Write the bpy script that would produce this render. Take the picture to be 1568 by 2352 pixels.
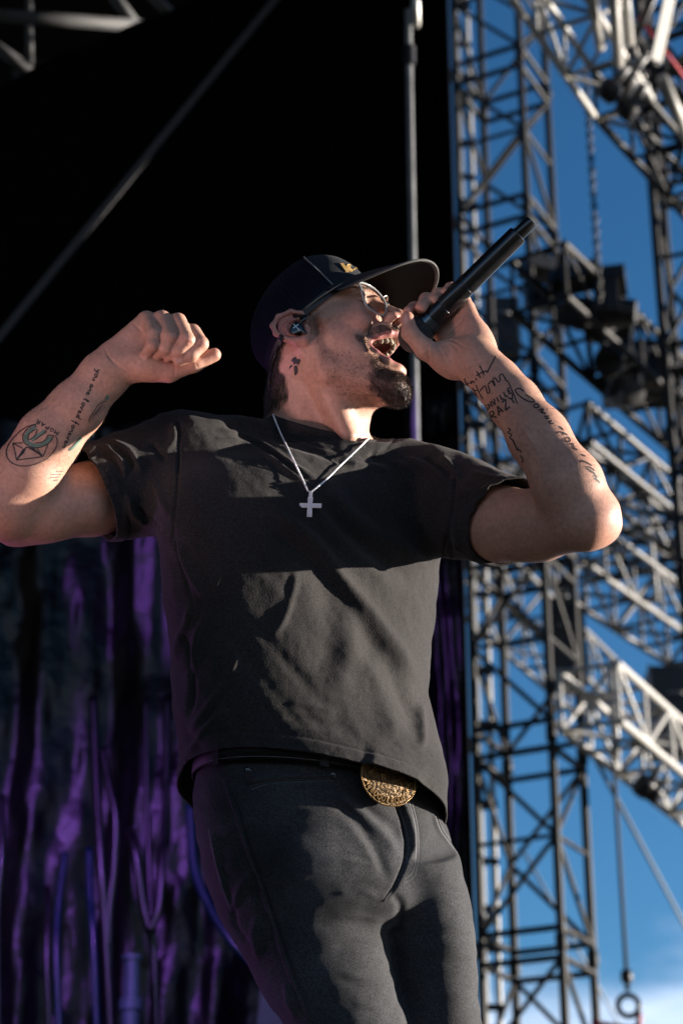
import bpy, bmesh, math, random
import numpy as np
from mathutils import Vector, Matrix
from mathutils.bvhtree import BVHTree

for _o in list(bpy.data.objects):
    bpy.data.objects.remove(_o)
scene = bpy.context.scene
COL = scene.collection
rad = math.radians
rng = random.Random(7)
nrg = np.random.default_rng(11)

# ------------------------------------------------------------------ camera
FPX = 4573.0            # focal length in photo pixels (1568 x 2352 frame)
D0 = 3.05               # distance of the working plane through the singer
PITCH = rad(25)
CAM = np.array([0.0, 0.0, 1.50])
RV = np.array([1.0, 0.0, 0.0])
FV = np.array([0.0, math.cos(PITCH), math.sin(PITCH)])
UV = np.array([0.0, -math.sin(PITCH), math.cos(PITCH)])
STAGE_Z = 1.40
cam_data = bpy.data.cameras.new('camera')
cam = bpy.data.objects.new('camera', cam_data)
COL.objects.link(cam)
cam.location = CAM
cam.rotation_euler = (rad(90) + PITCH, 0, 0)
cam_data.sensor_fit = 'VERTICAL'
cam_data.sensor_height = 36.0
cam_data.lens = 70.0
cam_data.clip_end = 3000
cam_data.dof.use_dof = True
cam_data.dof.focus_distance = D0 - 0.03
cam_data.dof.aperture_fstop = 4.8
scene.camera = cam

# ------------------------------------------------------------------ light
SUN_TO = np.array([1.0, 0.165, 0.112])       # towards the sun: from the right
SUN_TO = SUN_TO / np.linalg.norm(SUN_TO)
SUN_EL = math.asin(SUN_TO[2])
SUN_AZ = math.atan2(SUN_TO[0], SUN_TO[1])
world = bpy.data.worlds.new('World')
scene.world = world
world.use_nodes = True
wn = world.node_tree.nodes
wl = world.node_tree.links
wn.clear()
w_out = wn.new('ShaderNodeOutputWorld')
w_bg = wn.new('ShaderNodeBackground')
w_sky = wn.new('ShaderNodeTexSky')
w_sky.sky_type = 'NISHITA'
w_sky.sun_disc = False
w_sky.sun_elevation = SUN_EL
w_sky.sun_rotation = SUN_AZ
w_sky.altitude = 1600
w_sky.air_density = 1.0
w_sky.dust_density = 0.1
w_sky.ozone_density = 3.0
w_bg.inputs['Strength'].default_value = 0.066
# low bank of white cloud, made of noise on the direction
w_tc = wn.new('ShaderNodeTexCoord')
w_sep = wn.new('ShaderNodeSeparateXYZ')
w_map = wn.new('ShaderNodeMapping')
w_map.inputs['Scale'].default_value = (3.0, 3.0, 10.0)
w_noi = wn.new('ShaderNodeTexNoise')
w_noi.inputs['Scale'].default_value = 2.2
w_noi.inputs['Detail'].default_value = 6.0
w_noi.inputs['Roughness'].default_value = 0.55
w_m1 = wn.new('ShaderNodeMath'); w_m1.operation = 'MULTIPLY_ADD'   # noise*a + b
w_m1.inputs[1].default_value = 0.16
w_m1.inputs[2].default_value = 0.105
w_m2 = wn.new('ShaderNodeMath'); w_m2.operation = 'SUBTRACT'       # edge - z
w_mr = wn.new('ShaderNodeMapRange')
w_mr.interpolation_type = 'SMOOTHSTEP'
w_mr.inputs['From Min'].default_value = -0.03
w_mr.inputs['From Max'].default_value = 0.05
w_mr.inputs['To Max'].default_value = 0.85
w_mix = wn.new('ShaderNodeMixRGB')
w_mix.inputs['Color2'].default_value = (5.0, 5.8, 7.2, 1)
wl.new(w_tc.outputs['Generated'], w_sep.inputs[0])
wl.new(w_tc.outputs['Generated'], w_map.inputs[0])
wl.new(w_map.outputs[0], w_noi.inputs['Vector'])
wl.new(w_noi.outputs['Fac'], w_m1.inputs[0])
wl.new(w_m1.outputs[0], w_m2.inputs[0])
wl.new(w_sep.outputs['Z'], w_m2.inputs[1])
wl.new(w_m2.outputs[0], w_mr.inputs['Value'])
wl.new(w_mr.outputs[0], w_mix.inputs['Fac'])
w_hs = wn.new('ShaderNodeHueSaturation')
w_hs.inputs['Saturation'].default_value = 1.12
w_hs.inputs['Value'].default_value = 1.0
wl.new(w_sky.outputs[0], w_hs.inputs['Color'])
wl.new(w_hs.outputs[0], w_mix.inputs['Color1'])
wl.new(w_mix.outputs[0], w_bg.inputs['Color'])
wl.new(w_bg.outputs[0], w_out.inputs['Surface'])

sun_data = bpy.data.lights.new('sun', 'SUN')
sun_data.energy = 4.8
sun_data.angle = rad(0.5)
sun_data.color = (1.0, 0.90, 0.78)
sun = bpy.data.objects.new('sun', sun_data)
COL.objects.link(sun)
sun.rotation_euler = Vector(SUN_TO).to_track_quat('Z', 'Y').to_euler()
sun.location = (20, 0, 15)

scene.view_settings.view_transform = 'Standard'
scene.view_settings.look = 'None'
scene.view_settings.exposure = 1.7
scene.view_settings.gamma = 1.0
scene.render.engine = 'CYCLES'
scene.cycles.use_denoising = True
scene.cycles.denoiser = 'OPENIMAGEDENOISE'
scene.cycles.denoising_input_passes = 'RGB_ALBEDO_NORMAL'
scene.cycles.denoising_prefilter = 'ACCURATE'
scene.cycles.use_adaptive_sampling = False
scene.cycles.sample_clamp_indirect = 2.5
scene.cycles.max_bounces = 8
scene.cycles.transparent_max_bounces = 12

# ------------------------------------------------------------------ helpers
def pt(x, y, z=0.0):
    """photo position at a distance z in front of the working plane -> camera-aligned metres"""
    k = (D0 - z) / FPX
    return np.array([(x - 784.0) * k, (1176.0 - y) * k, z])

def to_world(p):
    p = np.asarray(p, dtype=float)
    return (CAM + p[..., 0:1] * RV + p[..., 1:2] * UV + (D0 - p[..., 2:3]) * FV)

def dir_world(v):
    v = np.asarray(v, dtype=float)
    return v[..., 0:1] * RV + v[..., 1:2] * UV - v[..., 2:3] * FV

def dir_cam(v):
    """world direction -> camera-aligned direction"""
    v = np.asarray(v, dtype=float)
    return np.stack([v @ RV, v @ UV, -(v @ FV)], -1)

def to_cam(w):
    r = np.asarray(w, dtype=float) - CAM
    return np.stack([r @ RV, r @ UV, D0 - r @ FV], -1)

def project(p):
    """camera-aligned metres -> photo position"""
    k = FPX / (D0 - p[..., 2])
    return np.stack([784.0 + p[..., 0] * k, 1176.0 - p[..., 1] * k], -1)

WUP = dir_cam(np.array([0, 0, 1.0]))      # world up, seen in camera-aligned axes

def nrm(v):
    v = np.asarray(v, float)
    return v / (np.linalg.norm(v) + 1e-12)

def P3(x, y, depth):
    """world position seen at photo position x, y, at a distance along the lens axis"""
    return to_world(pt(x, y, D0 - depth))

def tag(o, label=None, cat=None, group=None, kind=None):
    if label: o['label'] = label
    if cat: o['category'] = cat
    if group: o['group'] = group
    if kind: o['kind'] = kind
    return o

def empty(name, loc=(0, 0, 0)):
    o = bpy.data.objects.new(name, None)
    o.empty_display_size = 0.1
    COL.objects.link(o)
    o.location = loc
    return o

def link(o, parent=None):
    COL.objects.link(o)
    if parent is not None:
        o.parent = parent
        # parents are only ever translated, never turned
        off = Vector((0, 0, 0)); p = parent
        while p is not None:
            off = off + p.location; p = p.parent
        o.location = Vector(o.location) - off
    return o

def mesh_obj(name, V, F, mat=None, parent=None, smooth=True):
    V = np.ascontiguousarray(V, dtype=np.float32)
    me = bpy.data.meshes.new(name)
    if isinstance(F, np.ndarray):
        n = F.shape[1]
        me.vertices.add(len(V)); me.vertices.foreach_set('co', V.ravel())
        me.loops.add(F.size); me.loops.foreach_set('vertex_index', np.ascontiguousarray(F, dtype=np.int32).ravel())
        me.polygons.add(len(F))
        me.polygons.foreach_set('loop_start', np.arange(0, F.size, n, dtype=np.int32))
        me.polygons.foreach_set('use_smooth', np.full(len(F), smooth))
        me.update(calc_edges=True)
    else:
        me.from_pydata([tuple(v) for v in V], [], F)
        me.polygons.foreach_set('use_smooth', [smooth] * len(me.polygons))
        me.update()
    if mat: me.materials.append(mat)
    o = bpy.data.objects.new(name, me)
    return link(o, parent)

class Shape:
    """collects simple pieces into one mesh (world metres)"""
    def __init__(s): s.V = []; s.F = []
    def add(s, V, F):
        n = len(s.V)
        s.V += [tuple(v) for v in V]
        s.F += [tuple(i + n for i in f) for f in F]
    def tube(s, pts, r, seg=8, cap=True, closed=False):
        pts = [np.asarray(p, float) for p in pts]
        n = len(pts)
        rr = r if hasattr(r, '__len__') else [r] * n
        T = []
        for i in range(n):
            if closed: t = pts[(i + 1) % n] - pts[i - 1]
            else: t = pts[min(i + 1, n - 1)] - pts[max(i - 1, 0)]
            T.append(nrm(t))
        ref = np.array([0, 0, 1.0]) if abs(T[0][2]) < 0.9 else np.array([1.0, 0, 0])
        a = nrm(np.cross(T[0], ref))
        V = []
        for i in range(n):
            a = nrm(a - T[i] * np.dot(a, T[i]))
            b = np.cross(T[i], a)
            for k in range(seg):
                an = 2 * math.pi * k / seg
                V.append(pts[i] + rr[i] * (math.cos(an) * a + math.sin(an) * b))
        F = []
        m = n if closed else n - 1
        for i in range(m):
            j = (i + 1) % n
            for k in range(seg):
                k2 = (k + 1) % seg
                F.append((i * seg + k, i * seg + k2, j * seg + k2, j * seg + k))
        if cap and not closed:
            F.append(tuple(reversed(range(seg)))); F.append(tuple(range((n - 1) * seg, n * seg)))
        s.add(V, F); return s
    def box(s, c, ax, ay, az):
        """centre and three half-extent vectors"""
        c, ax, ay, az = [np.asarray(v, float) for v in (c, ax, ay, az)]
        V = [c + i * ax + j * ay + k * az for i in (-1, 1) for j in (-1, 1) for k in (-1, 1)]
        F = [(0, 1, 3, 2), (4, 6, 7, 5), (0, 4, 5, 1), (2, 3, 7, 6), (0, 2, 6, 4), (1, 5, 7, 3)]
        s.add(V, F); return s
    def lathe(s, p0, axis, prof, seg=32):
        """prof: list of (distance along axis, radius)"""
        p0 = np.asarray(p0, float); t = nrm(axis)
        ref = np.array([0, 0, 1.0]) if abs(t[2]) < 0.9 else np.array([1.0, 0, 0])
        a = nrm(np.cross(t, ref)); b = np.cross(t, a)
        V = []; F = []
        for (d, r) in prof:
            for k in range(seg):
                an = 2 * math.pi * k / seg
                V.append(p0 + t * d + r * (math.cos(an) * a + math.sin(an) * b))
        for i in range(len(prof) - 1):
            for k in range(seg):
                k2 = (k + 1) % seg
                F.append((i * seg + k, i * seg + k2, (i + 1) * seg + k2, (i + 1) * seg + k))
        F.append(tuple(reversed(range(seg)))); F.append(tuple(range((len(prof) - 1) * seg, len(prof) * seg)))
        s.add(V, F); return s
    def build(s, name, mat, parent=None, smooth=True, autosmooth=None):
        o = mesh_obj(name, np.array(s.V), s.F, mat, parent, smooth)
        if autosmooth is not None:
            me = o.data
            bm = bmesh.new(); bm.from_mesh(me)
            for e in bm.edges:
                if len(e.link_faces) == 2 and e.calc_face_angle(0) > rad(autosmooth): e.smooth = False
            bm.to_mesh(me); bm.free()
        return o

# ------------------------------------------------------------------ materials
def new_mat(name):
    m = bpy.data.materials.new(name); m.use_nodes = True
    nt = m.node_tree
    b = nt.nodes['Principled BSDF']
    return m, nt, b

def simple_mat(name, col, rough=0.5, metal=0.0, noise=0.0, nscale=30.0, bump=0.0, bscale=200.0, spec=None, sheen=0.0, coat=0.0):
    m, nt, b = new_mat(name)
    b.inputs['Base Color'].default_value = (*col, 1)
    b.inputs['Roughness'].default_value = rough
    b.inputs['Metallic'].default_value = metal
    if spec is not None: b.inputs['Specular IOR Level'].default_value = spec
    if sheen: b.inputs['Sheen Weight'].default_value = sheen
    if coat: b.inputs['Coat Weight'].default_value = coat
    tc = nt.nodes.new('ShaderNodeTexCoord')
    if noise:
        n = nt.nodes.new('ShaderNodeTexNoise'); n.inputs['Scale'].default_value = nscale; n.inputs['Detail'].default_value = 5
        nt.links.new(tc.outputs['Object'], n.inputs['Vector'])
        r = nt.nodes.new('ShaderNodeMapRange')
        r.inputs['From Min'].default_value = 0.3; r.inputs['From Max'].default_value = 0.7
        r.inputs['To Min'].default_value = 1 - noise; r.inputs['To Max'].default_value = 1 + noise
        nt.links.new(n.outputs['Fac'], r.inputs['Value'])
        mx = nt.nodes.new('ShaderNodeVectorMath'); mx.operation = 'SCALE'
        mx.inputs[0].default_value = col
        nt.links.new(r.outputs[0], mx.inputs['Scale'])
        nt.links.new(mx.outputs[0], b.inputs['Base Color'])
        r2 = nt.nodes.new('ShaderNodeMapRange')
        r2.inputs['To Min'].default_value = max(0.05, rough - 0.12); r2.inputs['To Max'].default_value = min(1, rough + 0.12)
        nt.links.new(n.outputs['Fac'], r2.inputs['Value'])
        nt.links.new(r2.outputs[0], b.inputs['Roughness'])
    if bump:
        n2 = nt.nodes.new('ShaderNodeTexNoise'); n2.inputs['Scale'].default_value = bscale; n2.inputs['Detail'].default_value = 4
        nt.links.new(tc.outputs['Object'], n2.inputs['Vector'])
        bp = nt.nodes.new('ShaderNodeBump'); bp.inputs['Strength'].default_value = bump; bp.inputs['Distance'].default_value = 0.002
        nt.links.new(n2.outputs['Fac'], bp.inputs['Height'])
        nt.links.new(bp.outputs[0], b.inputs['Normal'])
    return m
# ------------------------------------------------------------------ implicit modelling
def smin(a, b, k):
    if k <= 0: return np.minimum(a, b)
    h = np.maximum(k - np.abs(a - b), 0) / k
    return np.minimum(a, b) - h * h * k * 0.25

class Field:
    def __init__(s): s.ops = []
    def add(s, fn, lo, hi, k=0.01, mode='u'):
        s.ops.append((fn, np.asarray(lo, float), np.asarray(hi, float), k, mode)); return s
    def rc(s, a, b, ra, rb, k=0.01, mode='u', sq=None):
        """round cone from a to b; sq=(axis, factor) squashes across an axis"""
        a = np.asarray(a, float); b = np.asarray(b, float)
        ba = b - a; L2 = float(ba @ ba) + 1e-12
        def fn(p):
            q = p - a
            t = np.clip(q @ ba / L2, 0, 1)
            q = q - t[:, None] * ba
            if sq is not None:
                ax, fc = sq
                q = q + np.outer(q @ ax * (1 / fc - 1), ax)
            d = np.sqrt((q * q).sum(1)) - (ra + (rb - ra) * t)
            return d * (min(1.0, sq[1]) if sq is not None else 1.0)
        R = max(ra, rb) * (max(1.0, sq[1]) if sq is not None else 1.0)
        return s.add(fn, np.minimum(a, b) - R, np.maximum(a, b) + R, k, mode)
    def chain(s, pts, rs, k=0.01, ks=0.003, mode='u', flat=None):
        """one limb or finger: round cones in a row, blended with each other by ks, then with the body by k"""
        pts = [np.asarray(p, float) for p in pts]
        def fn(p):
            d = None
            for i in range(len(pts) - 1):
                a = pts[i]; ba = pts[i + 1] - a; L2 = float(ba @ ba) + 1e-12
                q = p - a
                t = np.clip(q @ ba / L2, 0, 1)
                q = q - t[:, None] * ba
                if flat is not None:
                    q = q + np.outer(q @ flat[0] * (1 / flat[1] - 1), flat[0])
                di = np.sqrt((q * q).sum(1)) - (rs[i] + (rs[i + 1] - rs[i]) * t)
                d = di if d is None else smin(d, di, ks)
            return d
        A = np.array(pts); R = max(rs)
        return s.add(fn, A.min(0) - R, A.max(0) + R, k, mode)
    def ell(s, c, r, axes=None, k=0.01, mode='u'):
        c = np.asarray(c, float); r = np.asarray(r, float)
        M = np.eye(3) if axes is None else np.asarray(axes, float)
        def fn(p):
            q = (p - c) @ M.T
            k0 = np.sqrt(((q / r) ** 2).sum(1)); k1 = np.sqrt(((q / (r * r)) ** 2).sum(1)) + 1e-9
            return k0 * (k0 - 1.0) / k1
        R = float(r.max())
        ext = np.sqrt(((M.T * r) ** 2).sum(1))
        return s.add(fn, c - ext, c + ext, k, mode)
    def __call__(s, p):
        d = np.full(len(p), 1e3)
        for fn, lo, hi, k, mode in s.ops:
            v = fn(p)
            d = smin(d, v, k) if mode == 'u' else -smin(-d, v, k)
        return d

def polygonize(F, lo, hi, h, extra=None, thick=0.008, n=8):
    """sparse surface nets: returns vertices and quads.  extra(p, d) may reshape the field"""
    lo = np.asarray(lo, float); hi = np.asarray(hi, float)
    B = n * h
    nb = np.ceil((hi - lo) / B).astype(int)
    gi = np.stack(np.meshgrid(*[np.arange(m) for m in nb], indexing='ij'), -1).reshape(-1, 3)
    cen = lo + (gi + 0.5) * B
    d = F(cen)
    hd = B * 0.5 * math.sqrt(3)
    gi = gi[np.abs(d) < hd * 1.7 + thick]
    cen = lo + (gi + 0.5) * B
    m = n + 1
    loc = np.stack(np.meshgrid(*[np.arange(m)] * 3, indexing='ij'), -1).reshape(-1, 3)
    D = np.full((len(gi), m * m * m), 1e3, dtype=np.float32)
    pts0 = loc * h
    blo = lo + gi * B
    for fn, a, b, k, mode in F.ops:
        mg = 3.0 * k + 0.016
        sel = np.where(((blo < b + mg) & (blo + B > a - mg)).all(1))[0]
        for c0 in range(0, len(sel), 1500):
            ss = sel[c0:c0 + 1500]
            p = (blo[ss][:, None, :] + pts0[None]).reshape(-1, 3)
            v = fn(p).reshape(len(ss), -1)
            D[ss] = smin(D[ss], v, k) if mode == 'u' else -smin(-D[ss], v, k)
    if extra is not None:
        for c0 in range(0, len(gi), 1500):
            p = (blo[c0:c0 + 1500][:, None, :] + pts0[None]).reshape(-1, 3)
            D[c0:c0 + 1500] = extra(p, D[c0:c0 + 1500].ravel().astype(float)).reshape(-1, m * m * m)
    keep = (D.min(1) < 0) & (D.max(1) > 0)
    D = D[keep].reshape(-1, m, m, m); gi = gi[keep]
    nbk = len(gi)
    S = D < 0
    corners = [(i, j, k) for i in (0, 1) for j in (0, 1) for k in (0, 1)]
    cnt = sum(S[:, i:i + n, j:j + n, k:k + n].astype(np.int8) for i, j, k in corners)
    act = (cnt > 0) & (cnt < 8)
    bi, ci, cj, ck = np.nonzero(act)
    val = {c: D[bi, ci + c[0], cj + c[1], ck + c[2]].astype(float) for c in corners}
    acc = np.zeros((len(bi), 3)); num = np.zeros(len(bi))
    for ca in corners:
        for ax in range(3):
            if ca[ax] == 0:
                cb = list(ca); cb[ax] = 1; cb = tuple(cb)
                va, vb = val[ca], val[cb]
                x = (va < 0) != (vb < 0)
                t = np.where(x, va / np.where(x, va - vb, 1), 0)
                pos = np.tile(np.array(ca, float), (len(bi), 1)); pos[:, ax] = t
                acc += pos * x[:, None]; num += x
    cell = np.stack([gi[bi, 0] * n + ci, gi[bi, 1] * n + cj, gi[bi, 2] * n + ck], -1)
    V = lo + (cell + acc / num[:, None]) * h
    N = (nb * n + 2).astype(np.int64)
    key = (cell[:, 0].astype(np.int64) * N[1] + cell[:, 1]) * N[2] + cell[:, 2]
    order = np.argsort(key); skey = key[order]
    def look(c):
        kk = (c[:, 0].astype(np.int64) * N[1] + c[:, 1]) * N[2] + c[:, 2]
        ix = np.searchsorted(skey, kk); ix = np.clip(ix, 0, len(skey) - 1)
        return np.where(skey[ix] == kk, order[ix], -1)
    quads = []
    for ax in range(3):
        sl0 = [slice(0, n)] * 3; sl1 = [slice(0, n)] * 3
        sl1[ax] = slice(1, n + 1)
        A = S[(slice(None), *sl0)]; Bv = S[(slice(None), *sl1)]
        b_, i_, j_, k_ = np.nonzero(A != Bv)
        g = np.stack([gi[b_, 0] * n + i_, gi[b_, 1] * n + j_, gi[b_, 2] * n + k_], -1)
        u, v = (ax + 1) % 3, (ax + 2) % 3
        eu = np.zeros(3, int); eu[u] = 1
        ev = np.zeros(3, int); ev[v] = 1
        q = np.stack([look(g - eu - ev), look(g - ev), look(g), look(g - eu)], -1)
        inside = A[b_, i_, j_, k_]
        q[~inside] = q[~inside][:, ::-1]
        quads.append(q[(q >= 0).all(1)])
    return V, np.concatenate(quads)

def vnormals(V, Q):
    e1 = V[Q[:, 2]] - V[Q[:, 0]]; e2 = V[Q[:, 3]] - V[Q[:, 1]]
    fn = np.cross(e1, e2)
    N = np.zeros_like(V)
    for c in range(4):
        for a in range(3):
            N[:, a] += np.bincount(Q[:, c], weights=fn[:, a], minlength=len(V))
    return N / (np.linalg.norm(N, axis=1, keepdims=True) + 1e-12)

def lap_smooth(V, Q, it=1, lam=0.5, w=None):
    E = np.concatenate([Q[:, [0, 1]], Q[:, [1, 2]], Q[:, [2, 3]], Q[:, [3, 0]]])
    cnt = np.bincount(E[:, 0], minlength=len(V)) + np.bincount(E[:, 1], minlength=len(V))
    for _ in range(it):
        A = np.zeros_like(V)
        for a in range(3):
            A[:, a] = np.bincount(E[:, 0], weights=V[E[:, 1], a], minlength=len(V)) + np.bincount(E[:, 1], weights=V[E[:, 0], a], minlength=len(V))
        A /= np.maximum(cnt, 1)[:, None]
        V = V + (A - V) * (lam if w is None else lam * w[:, None])
    return V

def compact(V, Q, keepq):
    Q = Q[keepq]
    used = np.zeros(len(V), bool); used[Q.ravel()] = True
    ix = np.cumsum(used) - 1
    return V[used], ix[Q], used

def vnoise(p, seed=0):
    """cheap smooth value noise in 3D, -1..1"""
    r = np.random.default_rng(seed)
    T = r.uniform(-1, 1, 4096)
    i = np.floor(p).astype(np.int64); f = p - i
    f = f * f * (3 - 2 * f)
    out = 0
    for dx in (0, 1):
        for dy in (0, 1):
            for dz in (0, 1):
                hsh = ((i[:, 0] + dx) * 73856093 ^ (i[:, 1] + dy) * 19349663 ^ (i[:, 2] + dz) * 83492791) & 4095
                w = (f[:, 0] if dx else 1 - f[:, 0]) * (f[:, 1] if dy else 1 - f[:, 1]) * (f[:, 2] if dz else 1 - f[:, 2])
                out = out + w * T[hsh]
    return out

def spline(pts, per=8):
    """Catmull-Rom through points (list of equal-length tuples)"""
    P = [np.asarray(p, float) for p in pts]
    P = [2 * P[0] - P[1]] + P + [2 * P[-1] - P[-2]]
    out = []
    for i in range(1, len(P) - 2):
        for t in np.linspace(0, 1, per, endpoint=False):
            a, b, c, d = P[i - 1], P[i], P[i + 1], P[i + 2]
            out.append(0.5 * ((2 * b) + (c - a) * t + (2 * a - 5 * b + 4 * c - d) * t * t + (3 * b - a - 3 * c + d) * t ** 3))
    out.append(P[-2])
    return np.array(out)

def line_dist(xy, line):
    """distance of points to a polyline, signed by side, and the parameter 0..1 along it"""
    line = np.asarray(line, float)
    best = np.full(len(xy), 1e9); sgn = np.ones(len(xy)); par = np.zeros(len(xy))
    seg = np.linalg.norm(np.diff(line, axis=0), axis=1); cum = np.concatenate([[0], np.cumsum(seg)])
    for i in range(len(line) - 1):
        a = line[i]; ba = line[i + 1] - a
        q = xy - a
        t = np.clip(q @ ba / (ba @ ba + 1e-9), 0, 1)
        r = q - t[:, None] * ba
        dd = np.sqrt((r * r).sum(1))
        m = dd < best
        best[m] = dd[m]; par[m] = (cum[i] + t[m] * seg[i]) / cum[-1]
        sgn[m] = np.sign(ba[0] * q[m, 1] - ba[1] * q[m, 0])
    return best, sgn, par

def clip_mesh(V, Q, g):
    """keep the part with g < 0; vertices just outside slide onto g = 0"""
    ins = g < 0
    Q = Q[ins[Q].any(1)]
    E = np.concatenate([Q[:, [0, 1]], Q[:, [1, 2]], Q[:, [2, 3]], Q[:, [3, 0]]])
    E = np.concatenate([E, E[:, ::-1], Q[:, [0, 2]], Q[:, [2, 0]], Q[:, [1, 3]], Q[:, [3, 1]]])
    E = E[(~ins[E[:, 0]]) & ins[E[:, 1]]]
    t = g[E[:, 0]] / (g[E[:, 0]] - g[E[:, 1]])
    P = V[E[:, 0]] + (V[E[:, 1]] - V[E[:, 0]]) * t[:, None]
    V = V.copy(); cnt = np.bincount(E[:, 0], minlength=len(V))
    m = cnt > 0
    for a in range(3):
        acc = np.bincount(E[:, 0], weights=P[:, a], minlength=len(V))
        V[m, a] = acc[m] / cnt[m]
    V, Q, used = compact(V, Q, np.ones(len(Q), bool))
    return V, Q
# ------------------------------------------------------------------ ground and stage
M_GROUND = simple_mat('trodden grass and dirt', (0.055, 0.05, 0.03), 0.95, 0, 0.4, 0.8)
M_DECK = simple_mat('black stage boards', (0.03, 0.03, 0.032), 0.6, 0, 0.3, 6, 0.3, 60)
def struct(name, V, F, mat, smooth=False):
    o = mesh_obj(name, np.array(V, float), F, mat, None, smooth)
    o['kind'] = 'structure'
    return o
g = 2500.0
struct('ground', [(-g, -g, 0), (g, -g, 0), (g, g, 0), (-g, g, 0)], [(0, 1, 2, 3)], M_GROUND)
stage = empty('stage', (0, 5.4, 0)); stage['kind'] = 'structure'
for i in range(9):
    for j in range(5):
        x0 = -9.0 + i * 1.22; y0 = 1.25 + j * 1.83
        Shape().box((x0 + .61, y0 + .915, STAGE_Z - .05), (.605, 0, 0), (0, .91, 0), (0, 0, .05)).build('deck_panel', M_DECK, stage, False)
Shape().box((-3.51, 1.22, STAGE_Z / 2 - .002), (5.49, 0, 0), (0, .015, 0), (0, 0, STAGE_Z / 2 - .004)).build('front_skirt', M_DECK, stage, False)

# ------------------------------------------------------------------ black drapes
def fabric_mat(name, col, rough, spec, bumpd=0.004):
    m, nt, b = new_mat(name)
    b.inputs['Base Color'].default_value = (*col, 1); b.inputs['Roughness'].default_value = rough; b.inputs['Specular IOR Level'].default_value = spec
    tc = nt.nodes.new('ShaderNodeTexCoord')
    n = nt.nodes.new('ShaderNodeTexNoise'); n.inputs['Scale'].default_value = 11; n.inputs['Detail'].default_value = 8
    nt.links.new(tc.outputs['Object'], n.inputs['Vector'])
    bp = nt.nodes.new('ShaderNodeBump'); bp.inputs['Strength'].default_value = 0.5; bp.inputs['Distance'].default_value = bumpd
    nt.links.new(n.outputs['Fac'], bp.inputs['Height']); nt.links.new(bp.outputs[0], b.inputs['Normal'])
    return m
M_SCRIM = fabric_mat('black scrim', (0.0035, 0.0035, 0.0045), 0.95, 0.0)
M_VINYL = fabric_mat('black vinyl sheet', (0.002, 0.0017, 0.003), 0.33, 0.30, 0.022)
BY = 9.0                                                   # the backdrop hangs here
def on_wall(x, y, Y):
    """world point on the upright plane at distance Y that is seen at photo position x, y"""
    d = (x - 784) / FPX * RV + (1176 - y) / FPX * UV + FV
    return CAM + d * (Y / d[1])
p_l = on_wall(-60, 216, BY); p_r = on_wall(520, -35, BY); xr = on_wall(1056, 1176, BY)[0]
NX, NZ = 170, 60
Vb = []; Fb = []
zt = 11.5
for i in range(NX + 1):
    x = -7.5 + (xr + 7.5) * i / NX
    top = zt if x > p_r[0] + 0.8 else min(zt, p_l[2] + (p_r[2] - p_l[2]) * (x - p_l[0]) / (p_r[0] - p_l[0]))
    top = max(top, 4.5)
    for k in range(NZ + 1):
        t = k / NZ
        z = STAGE_Z + (top - STAGE_Z) * t
        yy = BY + 0.02 * math.sin(x * 5.3 + 0.6 * math.sin(z)) + 0.012 * math.sin(x * 13 + z * .8) + 0.02 * math.sin(z * 2 + x)
        Vb.append((x, yy, z))
for i in range(NX):
    for k in range(NZ):
        a = i * (NZ + 1) + k
        Fb.append((a, a + NZ + 1, a + NZ + 2, a + 1))
bd = mesh_obj('backdrop', np.array(Vb), Fb, M_SCRIM)
tag(bd, 'huge black stage backdrop hanging behind the singer', 'backdrop')
# hem strip along its slanting top edge
# vinyl side drape with loose folds, lit violet
def drape(name, x0, x1, z0, z1, Y, seed, amp, freq, label):
    r = np.random.default_rng(seed)
    nx, nz = int((x1 - x0) * 70), int((z1 - z0) * 30)
    ph = r.uniform(0, 6.28, 12)
    X, Z = np.meshgrid(np.linspace(x0, x1, nx + 1), np.linspace(z0, z1, nz + 1), indexing='ij')
    t = (z1 - Z) / (z1 - z0)
    w = X + 0.06 * np.sin(Z * 1.1 + ph[0]) * t + 0.014 * np.sin(Z * 3.3 + X * 2 + ph[1])
    y = amp * (0.55 * np.sin(w * freq + ph[2] + 0.8 * np.sin(w * 2.1 + ph[3])) + 0.3 * np.sin(w * freq * 2.3 + ph[4] + 0.5 * np.sin(Z * 1.3)) + 0.2 * np.sin(w * freq * 4.1 + Z * 0.9 + ph[5]))
    P = np.stack([X.ravel() * 3.1, Z.ravel() * 2.1, np.zeros(X.size)], -1)
    y = y * (0.5 + 0.6 * t) + 0.022 * vnoise(P, seed).reshape(X.shape) + 0.017 * vnoise(P * np.array([6, 2.8, 1]), seed + 1).reshape(X.shape)
    V = np.stack([X.ravel(), (Y + y).ravel(), Z.ravel()], -1)
    ii = np.arange(nx)[:, None] * (nz + 1) + np.arange(nz)[None]
    Q = np.stack([ii, ii + nz + 1, ii + nz + 2, ii + 1], -1).reshape(-1, 4)
    o = mesh_obj(name, V, Q, M_VINYL)
    return tag(o, label, 'curtain')
zc = on_wall(300, 1190, 8.45)[2]
drape('curtain', -3.2, on_wall(700, 1300, 8.45)[0], STAGE_Z + .01, zc + 0.5, 8.45, 5, 0.12, 7, 'crumpled black vinyl curtain catching violet light below his raised fist')
drape('curtain', on_wall(930, 1300, 8.6)[0], xr - 0.02, STAGE_Z + .01, on_wall(1030, 900, 8.6)[2], 8.6, 9, 0.05, 24, 'narrow pleated black curtain between his back and the tower, lit violet')

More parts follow.
